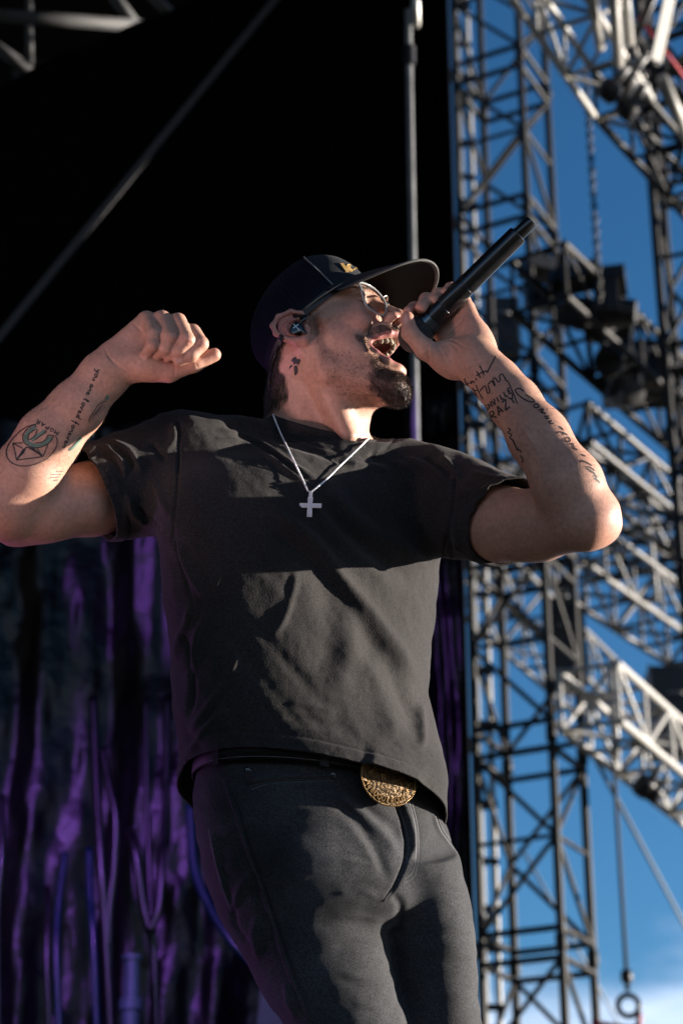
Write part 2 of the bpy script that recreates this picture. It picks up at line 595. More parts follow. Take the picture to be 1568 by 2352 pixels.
rt = Shape(); nR_ = 40  # return drape added to keep sunlight off the curtains behind him
rt.add([(xr - .10 * (i / nR_) + .012 * math.sin(i * 1.9), BY - .03 - 1.45 * i / nR_, z) for i in range(nR_ + 1) for z in (STAGE_Z, 11.4)], [(2 * i, 2 * i + 2, 2 * i + 3, 2 * i + 1) for i in range(nR_)])
tag(rt.build('curtain', M_SCRIM), 'black return curtain added at the right edge of the backdrop to block the sun', 'curtain')
# roof cloth extended out of view and wing drape added to darken the stage
M_ROOF = fabric_mat('black roof cloth', (0.010, 0.010, 0.011), 0.9, 0.1)
tag(Shape().box((-6.2, 13.9, 11.64), (5.2, 0, 0), (0, 4.8, 0), (0, 0, .03)).box((-2.6, .8, 11.6), (8.8, 0, 0), (0, 8.3, 0), (0, 0, .03)).build('stage_roof', M_ROOF, None, False), 'black cloth roof over the stage, extended out of view to shade it', 'roof')
wv_ = Shape(); nW = 60
wing = []
for i in range(nW + 1):
    for z in (STAGE_Z, 11.5):
        wing.append((-7.6 + 0.08 * math.sin(i * 1.3), -3.0 + (BY + 2.9) * i / nW, z))
wv_.add(wing, [(2 * i, 2 * i + 2, 2 * i + 3, 2 * i + 1) for i in range(nW)])
tag(wv_.build('curtain', M_ROOF, None, True), 'unseen black wing curtain added at the far side to darken the stage', 'curtain')

# ------------------------------------------------------------------ poles, straps, cables at the backdrop
M_ALU = simple_mat('weathered aluminium', (0.42, 0.42, 0.40), 0.42, 0.75, 0.25, 9, 0.15, 40)
M_STEEL = simple_mat('dull galvanised steel', (0.15, 0.155, 0.16), 0.5, 0.1, 0.3, 7, 0.2, 40)
M_STRAP = simple_mat('grey webbing', (0.055, 0.055, 0.06), 0.9, 0, 0.2, 30)
M_BLACKM = simple_mat('black painted steel', (0.018, 0.018, 0.02), 0.45, 0.2, 0.3, 9)
M_RUBBER = simple_mat('black rubber cable', (0.005, 0.0045, 0.006), 0.32, 0, 0.2, 20)
a = on_wall(957, 1176, 7.3)
pole = Shape().tube([(a[0], a[1], STAGE_Z), (a[0], a[1], on_wall(938, 25, 7.3)[2])], 0.0165, 14).build('upright', M_STEEL, None, True, 40)
tag(pole, 'grey steel upright standing against the black backdrop above his cap', 'pole')
zj = on_wall(942, 130, 7.3)[2]
Shape().lathe((a[0], a[1], zj - .05), (0, 0, 1), [(0, .030), (.1, .030)], 14).build('coupler', M_BLACKM, pole, True, 40)
Shape().tube([(a[0] + .035, a[1], on_wall(938, 60, 7.3)[2]), (a[0] + .035, a[1], on_wall(938, 0, 7.3)[2] + .2)], 0.020, 12).build('side_tube', M_ALU, pole)
s0 = on_wall(-40, 822, 8.7); s1 = on_wall(680, -60, 8.7)
tag(Shape().box((s0 + s1) / 2, (s1 - s0) / 2, nrm(np.cross(s1 - s0, [0, 1, 0])) * 0.020, (0, 0.004, 0)).build('strap', M_STRAP, None, False), 'long grey strap slanting up across the black backdrop', 'strap')

def cable(name, pts, r, mat, label, group=None, per=10):
    P = spline([on_wall(x, y, Y) for x, y, Y in pts], per)
    o = Shape().tube(P, r, 8).build(name, mat)
    return tag(o, label, 'cable', group)
M_BLUEC = simple_mat('blue cable', (0.004, 0.02, 0.045), 0.35, 0, 0.2, 20)
CG = 'cables hanging over the dark curtain'
cable('cable', [(340, 1980, 8.1), (352, 2150, 8.1), (362, 2420, 8.1)], .016, M_RUBBER, 'straight black cable hanging under the loop at the fork', CG)
cable('cable', [(335, 1600, 8.15), (338, 1850, 8.1), (348, 2140, 8.05)], .013, M_RUBBER, 'thin dark cable behind the forked pair', CG)
cable('cable', [(300, 1905, 8.05), (312, 1960, 8.0), (330, 2080, 8.0), (345, 2140, 8.0)], .020, M_RUBBER, 'thick violet-lit cable forming the left arm of the fork', CG)
cable('cable', [(345, 2140, 7.98), (366, 2080, 7.98), (372, 1980, 8.0), (378, 1900, 8.05), (382, 1780, 8.1), (384, 1600, 8.15)], .017, M_RUBBER, 'violet-lit cable forming the right arm of the fork', CG)
cable('cable', [(214, 1600, 8.1), (222, 1800, 8.05), (232, 1980, 8.0), (242, 2120, 8.0), (258, 2420, 8.0)], .022, M_RUBBER, 'thickest cable hanging straight at the left of the curtain', CG)
cable('cable', [(236, 1720, 8.05), (250, 1800, 8.02), (266, 1880, 8.0), (262, 2000, 8.0), (250, 2130, 8.0), (256, 2420, 8.0)], .018, M_RUBBER, 'kinked cable crossing the thickest one', CG)
cable('cable', [(436, 1850, 8.15), (446, 1990, 8.1), (480, 2080, 8.05), (530, 2160, 8.0), (580, 2215, 8.0)], .020, M_BLUEC, 'blue cable curving down behind his thigh', CG)
cable('cable', [(205, 1950, 8.2), (208, 2060, 8.15), (215, 2160, 8.1), (225, 2420, 8.1)], .016, M_BLUEC, 'blue cable hanging at the left edge of the bundle', CG)
cable('cable', [(150, 1960, 8.2), (135, 2080, 8.15), (130, 2200, 8.1), (140, 2420, 8.1)], .014, M_BLUEC, 'thin blue cable far left, low on the curtain', CG)
cable('cable', [(2, 1830, 8.1), (4, 1960, 8.05), (-6, 2100, 8.05), (-4, 2420, 8.05)], .018, M_RUBBER, 'violet-lit cable at the very left edge', CG)
cable('cable', [(108, 2040, 8.2), (112, 2080, 8.15), (108, 2200, 8.1), (116, 2420, 8.1)], .014, M_RUBBER, 'faint dark cable between the two thin blue ones', CG)
M_TEAL = simple_mat('pale blue-grey pipe', (0.05, 0.09, 0.11), 0.5, 0.1, 0.25, 14)
b0 = on_wall(298, 2420, 7.9); b1 = on_wall(304, 2195, 7.9)
pp = Shape().lathe(b0, b1 - b0, [(0, .036), (np.linalg.norm(b1 - b0) - .22, .036), (np.linalg.norm(b1 - b0) - .215, .046), (np.linalg.norm(b1 - b0) - .17, .046), (np.linalg.norm(b1 - b0) - .165, .030), (np.linalg.norm(b1 - b0) - .02, .030), (np.linalg.norm(b1 - b0) - .018, .04), (np.linalg.norm(b1 - b0), .04)], 20)
tag(pp.build('stand_pipe', M_TEAL, None, True, 40), 'pale blue-grey pipe stand with collar at the bottom of the curtain', 'stand')
M_CASE = simple_mat('grey flight case', (0.055, 0.075, 0.08), 0.6, 0, 0.3, 12)
c0 = on_wall(600, 2340, 7.6)
sh = Shape(); sh.add([(c0[0] - .18, 7.5, STAGE_Z + .01), (c0[0] + .5, 7.5, STAGE_Z + .01), (c0[0] + .5, 7.5, c0[2] + .25), (c0[0] + .02, 7.5, c0[2] + .25), (c0[0] - .18, 7.9, STAGE_Z + .01), (c0[0] + .5, 7.9, STAGE_Z + .01), (c0[0] + .5, 7.9, c0[2] + .25), (c0[0] + .02, 7.9, c0[2] + .25)],
    [(0, 1, 2, 3), (5, 4, 7, 6), (4, 0, 3, 7), (1, 5, 6, 2), (3, 2, 6, 7), (4, 5, 1, 0)])
tag(sh.build('monitor_wedge', M_CASE, None, False), 'dull grey wedge-sided cabinet partly hidden behind his thigh', 'speaker')

# ------------------------------------------------------------------ trusses
def unit_tube():
    o = Shape().tube([(0, 0, -.5), (0, 0, .5)], 1.0, 10)
    me = bpy.data.meshes.new('tube')
    me.from_pydata(o.V, [], o.F)
    me.polygons.foreach_set('use_smooth', [len(p.vertices) == 4 for p in me.polygons]); me.update()
    return me
TUBE = {}
def bar(name, p0, p1, r, mat, parent):
    if mat.name not in TUBE:
        TUBE[mat.name] = unit_tube(); TUBE[mat.name].materials.append(mat)
    p0 = np.asarray(p0, float); p1 = np.asarray(p1, float)
    o = bpy.data.objects.new(name, TUBE[mat.name])
    d = Vector(p1 - p0)
    o.rotation_mode = 'QUATERNION'
    o.rotation_quaternion = d.to_track_quat('Z', 'Y')
    o.scale = (r, r, d.length)
    o.location = (p0 + p1) / 2
    return link(o, parent)

def tower(x, y, side, ang, z0, z1, sect, mat, label, group, rch=.026, rbr=.016, double=.22, skip=()):
    """square lattice tower, near corner at x, y"""
    e1 = np.array([-math.cos(ang), math.sin(ang), 0]) * side; e2 = np.array([math.sin(ang), math.cos(ang), 0]) * side
    n = np.array([x, y, 0.0])
    cs_ = [n, n + e1, n + e1 + e2, n + e2]
    t = empty('truss_tower', (float((n + (e1 + e2) / 2)[0]), float((n + (e1 + e2) / 2)[1]), z0))
    tag(t, label, 'tower', group)
    Z = np.array([0, 0, 1.0])
    for c in cs_:
        zz = z0
        while zz < z1 - .01:
            ze = min(zz + sect, z1)
            bar('chord', c + Z * zz, c + Z * ze, rch, mat, t)
            bar('spigot', c + Z * (ze - .06), c + Z * (ze + .06), rch * 1.35, mat, t)
            zz = ze
    zz = z0; i = 0
    while zz < z1 - .01:
        for s in range(4):
            a_, b_ = cs_[s], cs_[(s + 1) % 4]
            bar('brace', a_ + Z * (zz + double / 2), b_ + Z * (zz + double / 2), rbr * 1.25, mat, t)
            bar('brace', a_ + Z * (zz + sect - double / 2), b_ + Z * (zz + sect - double / 2), rbr * 1.25, mat, t)
            m = zz + sect / 2
            if (i + s) % 2: a_, b_ = b_, a_
            bar('diagonal', a_ + Z * (zz + double / 2), b_ + Z * m, rbr, mat, t)
            bar('diagonal', b_ + Z * m, a_ + Z * (zz + sect - double / 2), rbr, mat, t)
            if s in (0, 3): bar('brace', a_ + Z * m, b_ + Z * m, rbr * .9, mat, t)
        zz += sect; i += 1
    return t

def beam(p0, p1, w, h, bay, mat, label, group, rch=.025, rbr=.014, up=(0, 0, 1)):
    """straight box truss between two points"""
    p0 = np.asarray(p0, float); p1 = np.asarray(p1, float)
    d = p1 - p0; L = np.linalg.norm(d); d = d / L
    u = np.asarray(up, float); u = nrm(u - d * (u @ d)); s = np.cross(d, u)
    t = empty('roof_truss', tuple((p0 + p1) / 2)); tag(t, label, 'truss', group)
    cor = [s * w / 2 * i + u * h / 2 * j for i, j in ((-1, -1), (1, -1), (1, 1), (-1, 1))]
    for c in cor: bar('chord', p0 + c, p1 + c, rch, mat, t)
    n = max(1, int(round(L / bay)))
    for i in range(n):
        q0 = p0 + d * (L * i / n); q1 = p0 + d * (L * (i + 1) / n)
        for k in range(4):
            a_, b_ = cor[k], cor[(k + 1) % 4]
            bar('brace', q0 + a_, q0 + b_, rbr, mat, t)
            if (i + k) % 2: a_, b_ = b_, a_
            bar('diagonal', q0 + a_, q1 + b_, rbr, mat, t)
    return t

def ground_xy(px, D):
    """x, y of an upright whose image crosses the frame's mid height at px, at lens distance D there"""
    return (px - 784) / FPX * D, D * math.cos(PITCH)
TG = 'lattice towers at the side of the stage'
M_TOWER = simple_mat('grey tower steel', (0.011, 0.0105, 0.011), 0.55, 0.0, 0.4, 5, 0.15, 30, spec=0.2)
M_WHITE = simple_mat('bright aluminium truss', (0.34, 0.33, 0.31), 0.45, 0.0, 0.15, 6)
x3, y3 = ground_xy(1242, 16.0)
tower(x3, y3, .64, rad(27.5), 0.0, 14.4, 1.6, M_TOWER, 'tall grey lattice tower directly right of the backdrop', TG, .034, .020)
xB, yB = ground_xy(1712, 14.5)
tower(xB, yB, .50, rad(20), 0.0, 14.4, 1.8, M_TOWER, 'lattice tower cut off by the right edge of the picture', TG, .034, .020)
# pale ladder-like mast with dark clamps, close to the backdrop edge
xm, ym = ground_xy(1096, 17.0)
mast = empty('ladder_mast', (xm, ym, 0)); tag(mast, 'pale aluminium ladder mast with dark clamps beside the backdrop edge', 'mast')
for k, dx in enumerate((-.055, .05)):
    bar('upright', (xm + dx, ym + .03 * k, 0), (xm + dx, ym + .03 * k, 15), .026, M_WHITE if k else M_STEEL, mast)
zz = .4; kk = 0
while zz < 15:
    bar('rung', (xm - .075, ym - .03, zz), (xm + .075, ym, zz), .030 if kk % 3 else .045, M_BLACKM, mast)
    zz += .30 + .08 * ((kk * 7) % 3); kk += 1
# ------------------------------------------------------------------ roof trusses, hoists and lamps on the right
M_MIDT = simple_mat('dull grey truss', (0.09, 0.088, 0.085), 0.5, 0.0, 0.4, 5)
BG = 'box trusses of the stage roof'
def level(x0, y0, d0, x1, y1):
    c0 = (1176 - y0) / FPX * math.cos(PITCH) + math.sin(PITCH); c1 = (1176 - y1) / FPX * math.cos(PITCH) + math.sin(PITCH)
    return P3(x0, y0, d0), P3(x1, y1, d0 * c0 / c1)
beam(*level(1228, -110, 12.6, 1424, 190), .42, .42, .52, M_WHITE, 'bright box truss running down to the clamp cluster, upper right', BG, .026, .015)
beam(*level(1424, 196, 14.0, 1660, 470), .40, .40, .55, M_TOWER, 'grey box truss leaving the clamp cluster toward the lower right', BG, .030, .016)
beam(*level(1430, 196, 14.0, 1660, 118), .30, .30, .40, M_TOWER, 'short grey truss running from the clamp cluster to the right edge', BG, .028, .015)
beam(*level(1236, 640, 14.8, 1640, 1010), .44, .46, .60, M_TOWER, 'long grey truss with black lamps, behind the microphone arm', BG, .032, .018)
beam(*level(1300, 985, 16.5, 1640, 1262), .40, .36, .62, M_BLACKM, 'black truss crossing behind his forearm', BG, .036, .020)
beam(*level(1352, 1600, 15.0, 1640, 1840), .46, .46, .62, M_WHITE, 'bright white truss low at the right edge', BG, .034, .020)
beam(*level(1330, 1285, 18.0, 1640, 1500), .50, .50, .60, M_MIDT, 'pale truss right of the tower below his elbow', BG, .030, .020)
beam(*level(1078, 1310, 19.0, 1400, 1610), .50, .55, .65, M_MIDT, 'pale truss seen through the tall tower below his elbow', BG, .030, .018)
beam(*level(1080, 1030, 20.0, 1640, 1330), .40, .40, .8, M_TOWER, 'thin grey truss passing behind the tower at elbow height', BG, .026, .014)
beam(P3(1130, 1290, 21.0), P3(1560, 1262, 21.0), .35, .35, .7, M_TOWER, 'level grey truss right below his elbow', BG, .030, .014)
# plain tubes
def tube_thing(name, x0, y0, d0, x1, y1, d1, r, mat, label, cat, group=None):
    o = Shape().tube([P3(x0, y0, d0), P3(x1, y1, d1)], r, 10).build(name, mat)
    return tag(o, label, cat, group)
tube_thing('hanging_pole', 1481, 1120, 20, 1506, 1378, 18.3, .028, M_WHITE, 'white pole hanging in the gap right of his elbow', 'pole')
tube_thing('hanging_pole', 1404, 1540, 16, 1414, 1735, 15.2, .034, M_WHITE, 'short white pole hanging above the hoist line', 'pole')
tube_thing('roof_brace', 1350, -40, 12.5, 1378, 110, 13, .034, M_WHITE, 'leftmost white brace at the top right', 'brace', 'white braces of the roof')
tube_thing('roof_brace', 1404, -40, 12.5, 1420, 150, 13, .036, M_WHITE, 'middle white brace at the top right', 'brace', 'white braces of the roof')
tube_thing('roof_brace', 1432, -40, 12.6, 1446, 100, 13, .030, M_WHITE, 'right-hand white brace at the top right', 'brace', 'white braces of the roof')
tube_thing('roof_brace', 1506, -30, 12.8, 1424, 170, 13.4, .030, M_BLACKM, 'dark brace slanting into the clamp cluster', 'brace')
tube_thing('roof_brace', 1520, 180, 13.0, 1590, 345, 13.6, .040, M_WHITE, 'white brace near the right edge below the bright plate', 'brace')
tube_thing('roof_brace', 1466, 40, 13.0, 1600, 215, 13.4, .010, simple_mat('red rigging line', (0.45, 0.03, 0.05), 0.7), 'thin red line behind the bright plate', 'line')
pl0, pl1 = P3(1537, -6, 12.2), P3(1505, 142, 12.2)
tag(Shape().box((pl0 + pl1) / 2, (pl1 - pl0) / 2, RV * .034 + np.array([0, .02, 0]), np.array([-.004, .008, 0])).build('gusset_plate', simple_mat('white painted plate', (0.80, 0.78, 0.74), 0.35), None, False), 'brilliant white plate at the top right corner', 'plate')
def clamp(x, y, d, r, label):
    c = P3(x, y, d); e = empty('clamp', tuple(c)); tag(e, label, 'clamp', 'clamps where the roof trusses meet')
    ax = nrm([.6, -.5, .6])
    Shape().lathe(c - ax * r, ax, [(0, r * .7), (r * .3, r), (r * 1.6, r), (r * 1.9, r * .75), (r * 2, r * .4)], 14).build('collar', M_BLACKM, e)
    Shape().tube([c + ax * r, c + ax * r * 2.6], r * .35, 8).build('bolt', M_STEEL, e)
clamp(1398, 208, 13.2, .075, 'round dark clamp left of the cluster'); clamp(1440, 250, 13.2, .075, 'lowest round dark clamp under the cluster'); clamp(1432, 190, 13.3, .085, 'largest clamp in the middle of the cluster'); clamp(1478, 1806, 15.6, .085, 'dark clamp at the lower end of the white truss'); clamp(1500, 1822, 15.6, .07, 'dark clamp just right of the truss end')
# chains and lines
def chain_line(name, x0, y0, x1, y1, d, label, link_l=.042, r=.008):
    """a hoist chain: links turned one against the other"""
    a, b = P3(x0, y0, d), P3(x1, y1, d)
    a[0] = b[0]; a[1] = b[1]
    n = int(np.linalg.norm(b - a) / (link_l * 1.25)); t = nrm(b - a)
    s = Shape()
    u = np.array([1.0, 0, 0]); v = nrm(np.cross(t, u))
    for i in range(n):
        c = a + (b - a) * (i + .5) / n; w = u if i % 2 else v
        s.tube([c + t * link_l * math.cos(q) + w * link_l * .45 * math.sin(q) for q in np.linspace(0, 2 * math.pi, 8, endpoint=False)], r, 5, closed=True)
    return tag(s.build(name, M_BLACKM), label, 'chain')
chain_line('hoist_chain', 1350, -30, 1377, 692, 14.5, 'dark hoist chain hanging against the blue sky')
tag(Shape().tube([P3(1408, 1745, 15.5), np.array([*P3(1408, 1745, 15.5)[:2], P3(1455, 2186, 14.2)[2]])], .016, 8).build('hoist_line', M_STRAP), 'grey hoist line dropping from the white truss', 'line')
tag(Shape().tube([P3(1362, 1735, 17), P3(1600, 2180, 20)], .020, 8).build('guy_line', simple_mat('pale grey guy', (0.10, 0.13, 0.17), 0.8)), 'grey guy line slanting down across the sky', 'line')
tag(Shape().tube([P3(1205, 1960, 22), P3(1420, 2352, 24)], .018, 8).build('guy_line', simple_mat('pale grey guy rope', (0.16, 0.20, 0.26), 0.8)), 'pale guy line behind the foot of the tower', 'line')
hb = np.array([*P3(1408, 1745, 15.5)[:2], P3(1455, 2186, 14.2)[2]])
hk = empty('hoist_hook', tuple(hb)); tag(hk, 'dark hoist hook with a red latch at the end of its line', 'hook')
Shape().lathe(hb, (0, 0, -1), [(-.02, .02), (0, .045), (.07, .045), (.09, .02), (.14, .02)], 12).build('swivel', M_BLACKM, hk)
hc = hb - np.array([0, 0, .25])
Shape().tube([hc + .078 * np.array([math.sin(q), 0, math.cos(q)]) for q in np.linspace(0, 6.283, 16, endpoint=False)], .022, 8, closed=True).build('ring', M_BLACKM, hk)
Shape().tube(spline([hc + np.array([.08, 0, -.06]), hc + np.array([.05, 0, -.16]), hc + np.array([-.10, 0, -.15]), hc + np.array([-.28, 0, -.12])], 5), .022, 8).build('latch', simple_mat('red latch', (0.30, 0.02, 0.03), 0.5), hk)
Shape().tube([hc + np.array([.06, 0, -.12]), hc + np.array([.07, 0, -.75])], .022, 8).build('tail', M_STRAP, hk)
# black moving-head lamps on the long truss
def moving_head(x, y, d, aim, label, s=1.0):
    c = P3(x, y, d); e = empty('moving_light', tuple(c)); tag(e, label, 'stage light', 'black moving lamps hung on the trusses')
    ax = nrm(aim); sd_ = nrm(np.cross(ax, [0, 0, 1]))
    Shape().lathe(c - ax * .20 * s, ax, [(0, .08 * s), (.02 * s, .12 * s), (.16 * s, .135 * s), (.34 * s, .12 * s), (.40 * s, .11 * s), (.405 * s, .09 * s)], 20).build('head', M_BLACKM, e, True, 35)
    for k in (-1, 1): Shape().box(c + sd_ * .155 * s * k + np.array([0, 0, .10 * s]), sd_ * .018 * s, ax * .06 * s, np.array([0, 0, .17 * s])).build('yoke_arm', M_BLACKM, e, False)
    Shape().box(c + np.array([0, 0, .31 * s]), sd_ * .19 * s, nrm(np.cross(sd_, [0, 0, 1])) * .13 * s, np.array([0, 0, .06 * s])).build('base', M_BLACKM, e, False)
moving_head(1408, 716, 15.0, (1, -.2, -.15), 'black moving lamp poking out right of the long truss', .85)
moving_head(1330, 720, 15.2, (-.4, -.8, -.4), 'black moving lamp inside the long truss beside the tower', 1.0)
moving_head(1400, 830, 15.6, (-.2, -.8, -.5), 'black moving lamp under the long truss, centre', 1.0)
moving_head(1250, 690, 17.0, (.3, -.8, -.4), 'black moving lamp seen through the tower beside the microphone', 1.0)
moving_head(1430, 905, 15.8, (.3, -.8, -.4), 'black moving lamp lowest under the long truss', .9)
# black distribution boxes hung behind the tower
def road_box(x, y, d, w, h, label):
    c = P3(x, y, d); e = empty('equipment_box', tuple(c)); tag(e, label, 'equipment box', 'black boxes hung behind the tower')
    Shape().box(c, (w, 0, 0), (0, w * .8, 0), (0, 0, h)).build('case', M_BLACKM, e, False)
    for k in (-1, 1): Shape().box(c + np.array([w * k * 1.0, -w * .8, 0]), (.012, 0, 0), (0, .012, 0), (0, 0, h * 1.02)).build('edge_rail', M_STEEL, e, False)
    Shape().tube(spline([c + np.array([-.08, -w * .85, h * .3]), c + np.array([-.05, -w * .85 - .05, h * .3]), c + np.array([.05, -w * .85 - .05, h * .3]), c + np.array([.08, -w * .85, h * .3])], 4), .012, 6).build('handle', M_STEEL, e)
road_box(1296, 1482, 18.4, .17, .42, 'tall black box behind the tower below his elbow'); road_box(1150, 760, 18.8, .16, .30, 'black box left of the tower, behind the microphone hand'); road_box(1545, 1640, 18, .22, .40, 'black box at the right edge above the white truss'); road_box(1470, 860, 16.6, .30, .20, 'wide black box under the long truss')
# roof structure seen past the slanting top of the backdrop
M_RAFT = simple_mat('dusty dark truss', (0.05, 0.05, 0.053), 0.7, 0, 0.3, 6)
RG = 'dim roof tubes above the slanting backdrop edge'
for x0, y0, d0, x1, y1, d1, r, lb in ((-40, 32, 11.5, 330, 60, 12, .040, 'dim level tube at the top left corner'), (225, -60, 12, 318, 66, 12, .036, 'dim tube slanting down to the level tube, left of the pair'), (300, -60, 12.2, 400, 40, 12.2, .034, 'dim tube slanting down, right of the pair'),
                                     (-60, 70, 12, 78, 168, 12, .036, 'dim tube slanting to the lower corner'), (66, -40, 12.3, 70, 150, 12.3, .022, 'thin upright dim tube at the top left'), (30, 172, 12, 330, 62, 12, .022, 'thin dim tube along the backdrop edge')):
    tube_thing('roof_tube', x0, y0, d0, x1, y1, d1, r, M_RAFT, lb, 'tube', RG)
# ------------------------------------------------------------------ the singer: body
HFv = nrm([0.885, 0.39, 0.254])               # where the face points
HUv = np.array([-0.25, 0.86, -0.45]); HUv = nrm(HUv - HFv * (HUv @ HFv))
HSv = np.cross(HFv, HUv)                       # his right (the side we see)
if HSv[2] < 0: HSv = -HSv
HAX = np.stack([HFv, HUv, HSv])
HO = pt(750, 796, -0.05)
HS = 1.017e-3
def H(f, u, s=0.0):
    return HO + HS * (f * HFv + u * HUv + s * HSv)
def head_local(p):
    return ((p - HO) @ HAX.T) / HS

body = Field()
def hell(c, r, k=10, mode='u', rot=None):
    ax = HAX if rot is None else rot
    body.ell(H(*c), np.array(r) * HS, ax, k * HS, mode)
def hrc(a, b, ra, rb, k=10, mode='u'):
    body.rc(H(*a), H(*b), ra * HS, rb * HS, k * HS, mode)
def hch(pts, rs, k=6, ks=4, mode='u'):
    body.chain([H(*p) for p in pts], [r * HS for r in rs], k * HS, ks * HS, mode)

# --- skull and face
hell((-5, 48, 0), (94, 86, 75), 10)
hell((40, 44, 0), (51, 54, 63), 16)
hell((42, -8, 0), (48, 58, 59), 16)
hell((-30, -12, 0), (62, 50, 58), 20)
for s in (1, -1):
    hrc((70, 7, 45 * s), (28, 4, 66 * s), 14, 10, 16)
    hell((68, -11, 41 * s), (23, 20, 19), 14)
    hrc((2, -36, 58 * s), (8, -72, 53 * s), 13, 15, 16)
    hrc((8, -74, 53 * s), (80, -119, 17 * s), 15, 16, 18)
    hrc((30, -26, 54 * s), (66, -80, 35 * s), 15, 13, 18)
    hell((34, -52, 45 * s), (32, 36, 17), 20)
hell((79, -26, 0), (35, 19, 34), 14)
hrc((82, -120, 15), (82, -120, -15), 16, 16, 12)
hell((89, -120, 0), (14, 15, 18), 10)
hell((36, -90, 0), (56, 26, 43), 18)
hell((83, -104, 0), (18, 15, 27), 10)
# brow and eye sockets
for s in (1, -1):
    hrc((91, 42, 9 * s), (74, 45, 50 * s), 8.5, 7, 12)
    hell((98, 26, 33 * s), (14, 13, 18), 12, 's')
    hell((71, 26, 34 * s), (16.5, 13.5, 17), 5)
    hrc((84, 14, 22 * s), (76, 13, 50 * s), 6, 6, 9)
# nose
hrc((92, 33, 0), (120, 0, 0), 7, 8.5, 13)
hell((123, -8, 0), (11, 9.5, 11.5), 8)
for s in (1, -1):
    hell((112, -11, 13.5 * s), (13, 10, 8.5), 6)
hrc((122, -14, 0), (108, -20, 0), 5, 5.5, 5)
# open mouth, lips
for s in (1, -1):
    hch([(73, -43, 31 * s), (88, -38, 26 * s), (103, -35, 16 * s), (110, -33, 6 * s), (110, -34, 0)], [3.5, 4.6, 5.2, 5.4, 5.4], 8)
    hch([(72, -48, 31 * s), (79, -66, 30 * s), (90, -82, 21 * s), (98, -91, 8 * s), (98, -92, 0)], [3.5, 4.4, 5.4, 6, 6], 8)
hell((90, -63, 0), (48, 23, 25), 5, 's')
hell((78, -52, 0), (22, 13, 29), 6, 's')
hell((60, -82, 0), (30, 9, 20), 5)          # tongue
for s in (1, -1):
    hell((117, -20, 9.8 * s), (9, 8, 5.4), 2.5, 's')
    # nasolabial fold
    hch([(102, -6, 24 * s), (92, -18, 34 * s), (79, -34, 42 * s)], [2.0, 2.4, 1.4], 7, 3, 's')
    # crease under the eye
    hch([(89, 12, 20 * s), (85, 6, 36 * s), (73, 9, 51 * s)], [1.1, 1.3, 0.9], 5, 3, 's')
    # closed lid
    hch([(88, 20, 20 * s), (88.5, 18.5, 30 * s), (86, 20, 40 * s), (79, 23, 49 * s)], [0.9, 1.2, 1.2, 0.8], 2.0, 2, 's')
# ears
def eg(f, u, s): return (-6 + (f + 6) * 1.14, (u) * 1.14, (76 + (abs(s) - 76) * 1.2) * (1 if s > 0 else -1))
for s in (1, -1):
    EN = nrm(HSv * s * 0.86 + HFv * 0.42)      # ear leaf looks out and a bit forward
    E2 = nrm(HUv * 0.94 - HFv * 0.34); E2 = nrm(E2 - EN * (E2 @ EN)); E1 = np.cross(E2, EN)
    body.ell(H(*eg(-17, 3, 78.5 * s)), np.array([24, 27, 3.4]) * HS, np.stack([E1, E2, EN]), 4 * HS)
    body.ell(H(*eg(-9, -2, 83 * s)), np.array([13.5, 15.5, 9.5]) * HS, np.stack([E1, E2, EN]), 3 * HS, 's')
    hch([eg(*q_) for q_ in ((2, 8, 75 * s), (-2, 21, 77 * s), (-14, 27, 82 * s), (-30, 23, 89 * s), (-40, 12, 92 * s), (-39, -1, 91 * s), (-30, -12, 87 * s), (-18, -19, 82 * s), (-8, -20, 79 * s), (-2, -14, 76 * s))],
        [3, 3.2, 3.5, 3.7, 3.9, 3.9, 4.1, 5.2, 5.8, 4], 2.5)
    hch([eg(*q_) for q_ in ((-6, 12, 81 * s), (-18, 13, 84 * s), (-26, 6, 86 * s), (-25, -4, 85 * s), (-17, -11, 82 * s))], [2, 2.4, 2.6, 2.6, 2.2], 2.5)      # inner fold
    hell((0, -3, 76 * s), (5, 8, 5), 4)
# --- neck and shoulders
body.chain([H(-32, -22, 0), pt(716, 920, -0.07), pt(724, 1010, -0.07)], [0.060, 0.068, 0.074], 0.02, 0.02)
body.chain([H(10, -76, 0), pt(790, 955, -0.03), pt(782, 1020, -0.03)], [0.038, 0.036, 0.040], 0.02, 0.02)
body.rc(H(-14, -32, 52), pt(800, 1000, 0.025), 0.014, 0.012, 0.03)         # neck muscle
body.rc(pt(700, 1030, -0.07), pt(470, 1090, 0.02), 0.05, 0.05, 0.03)
body.rc(pt(740, 1050, -0.07), pt(985, 1140, -0.05), 0.05, 0.05, 0.03)
body.rc(pt(560, 1160, -0.01), pt(880, 1170, -0.06), 0.06, 0.055, 0.04)

# --- his right arm (left in the picture)
A_sh, A_el, A_wr = pt(445, 1078, 0.05), pt(10, 1166, 0.225), pt(240, 862, 0.200)
body.chain([A_sh, pt(210, 1146, 0.125), pt(100, 1163, 0.18), A_el], [0.056, 0.0525, 0.0505, 0.046], 0.02, 0.015)
body.chain([A_el, pt(60, 1090, 0.222), pt(112, 1008, 0.215), pt(176, 938, 0.208), A_wr, pt(272, 836, 0.200)],
           [0.045, 0.0455, 0.042, 0.0365, 0.0318, 0.030], 0.012, 0.02)
body.ell(pt(140, 1160, 0.17), (0.055, 0.030, 0.030), None, 0.03)
body.rc(pt(-10, 1195, 0.18), pt(30, 1205, 0.175), 0.022, 0.03, 0.03)
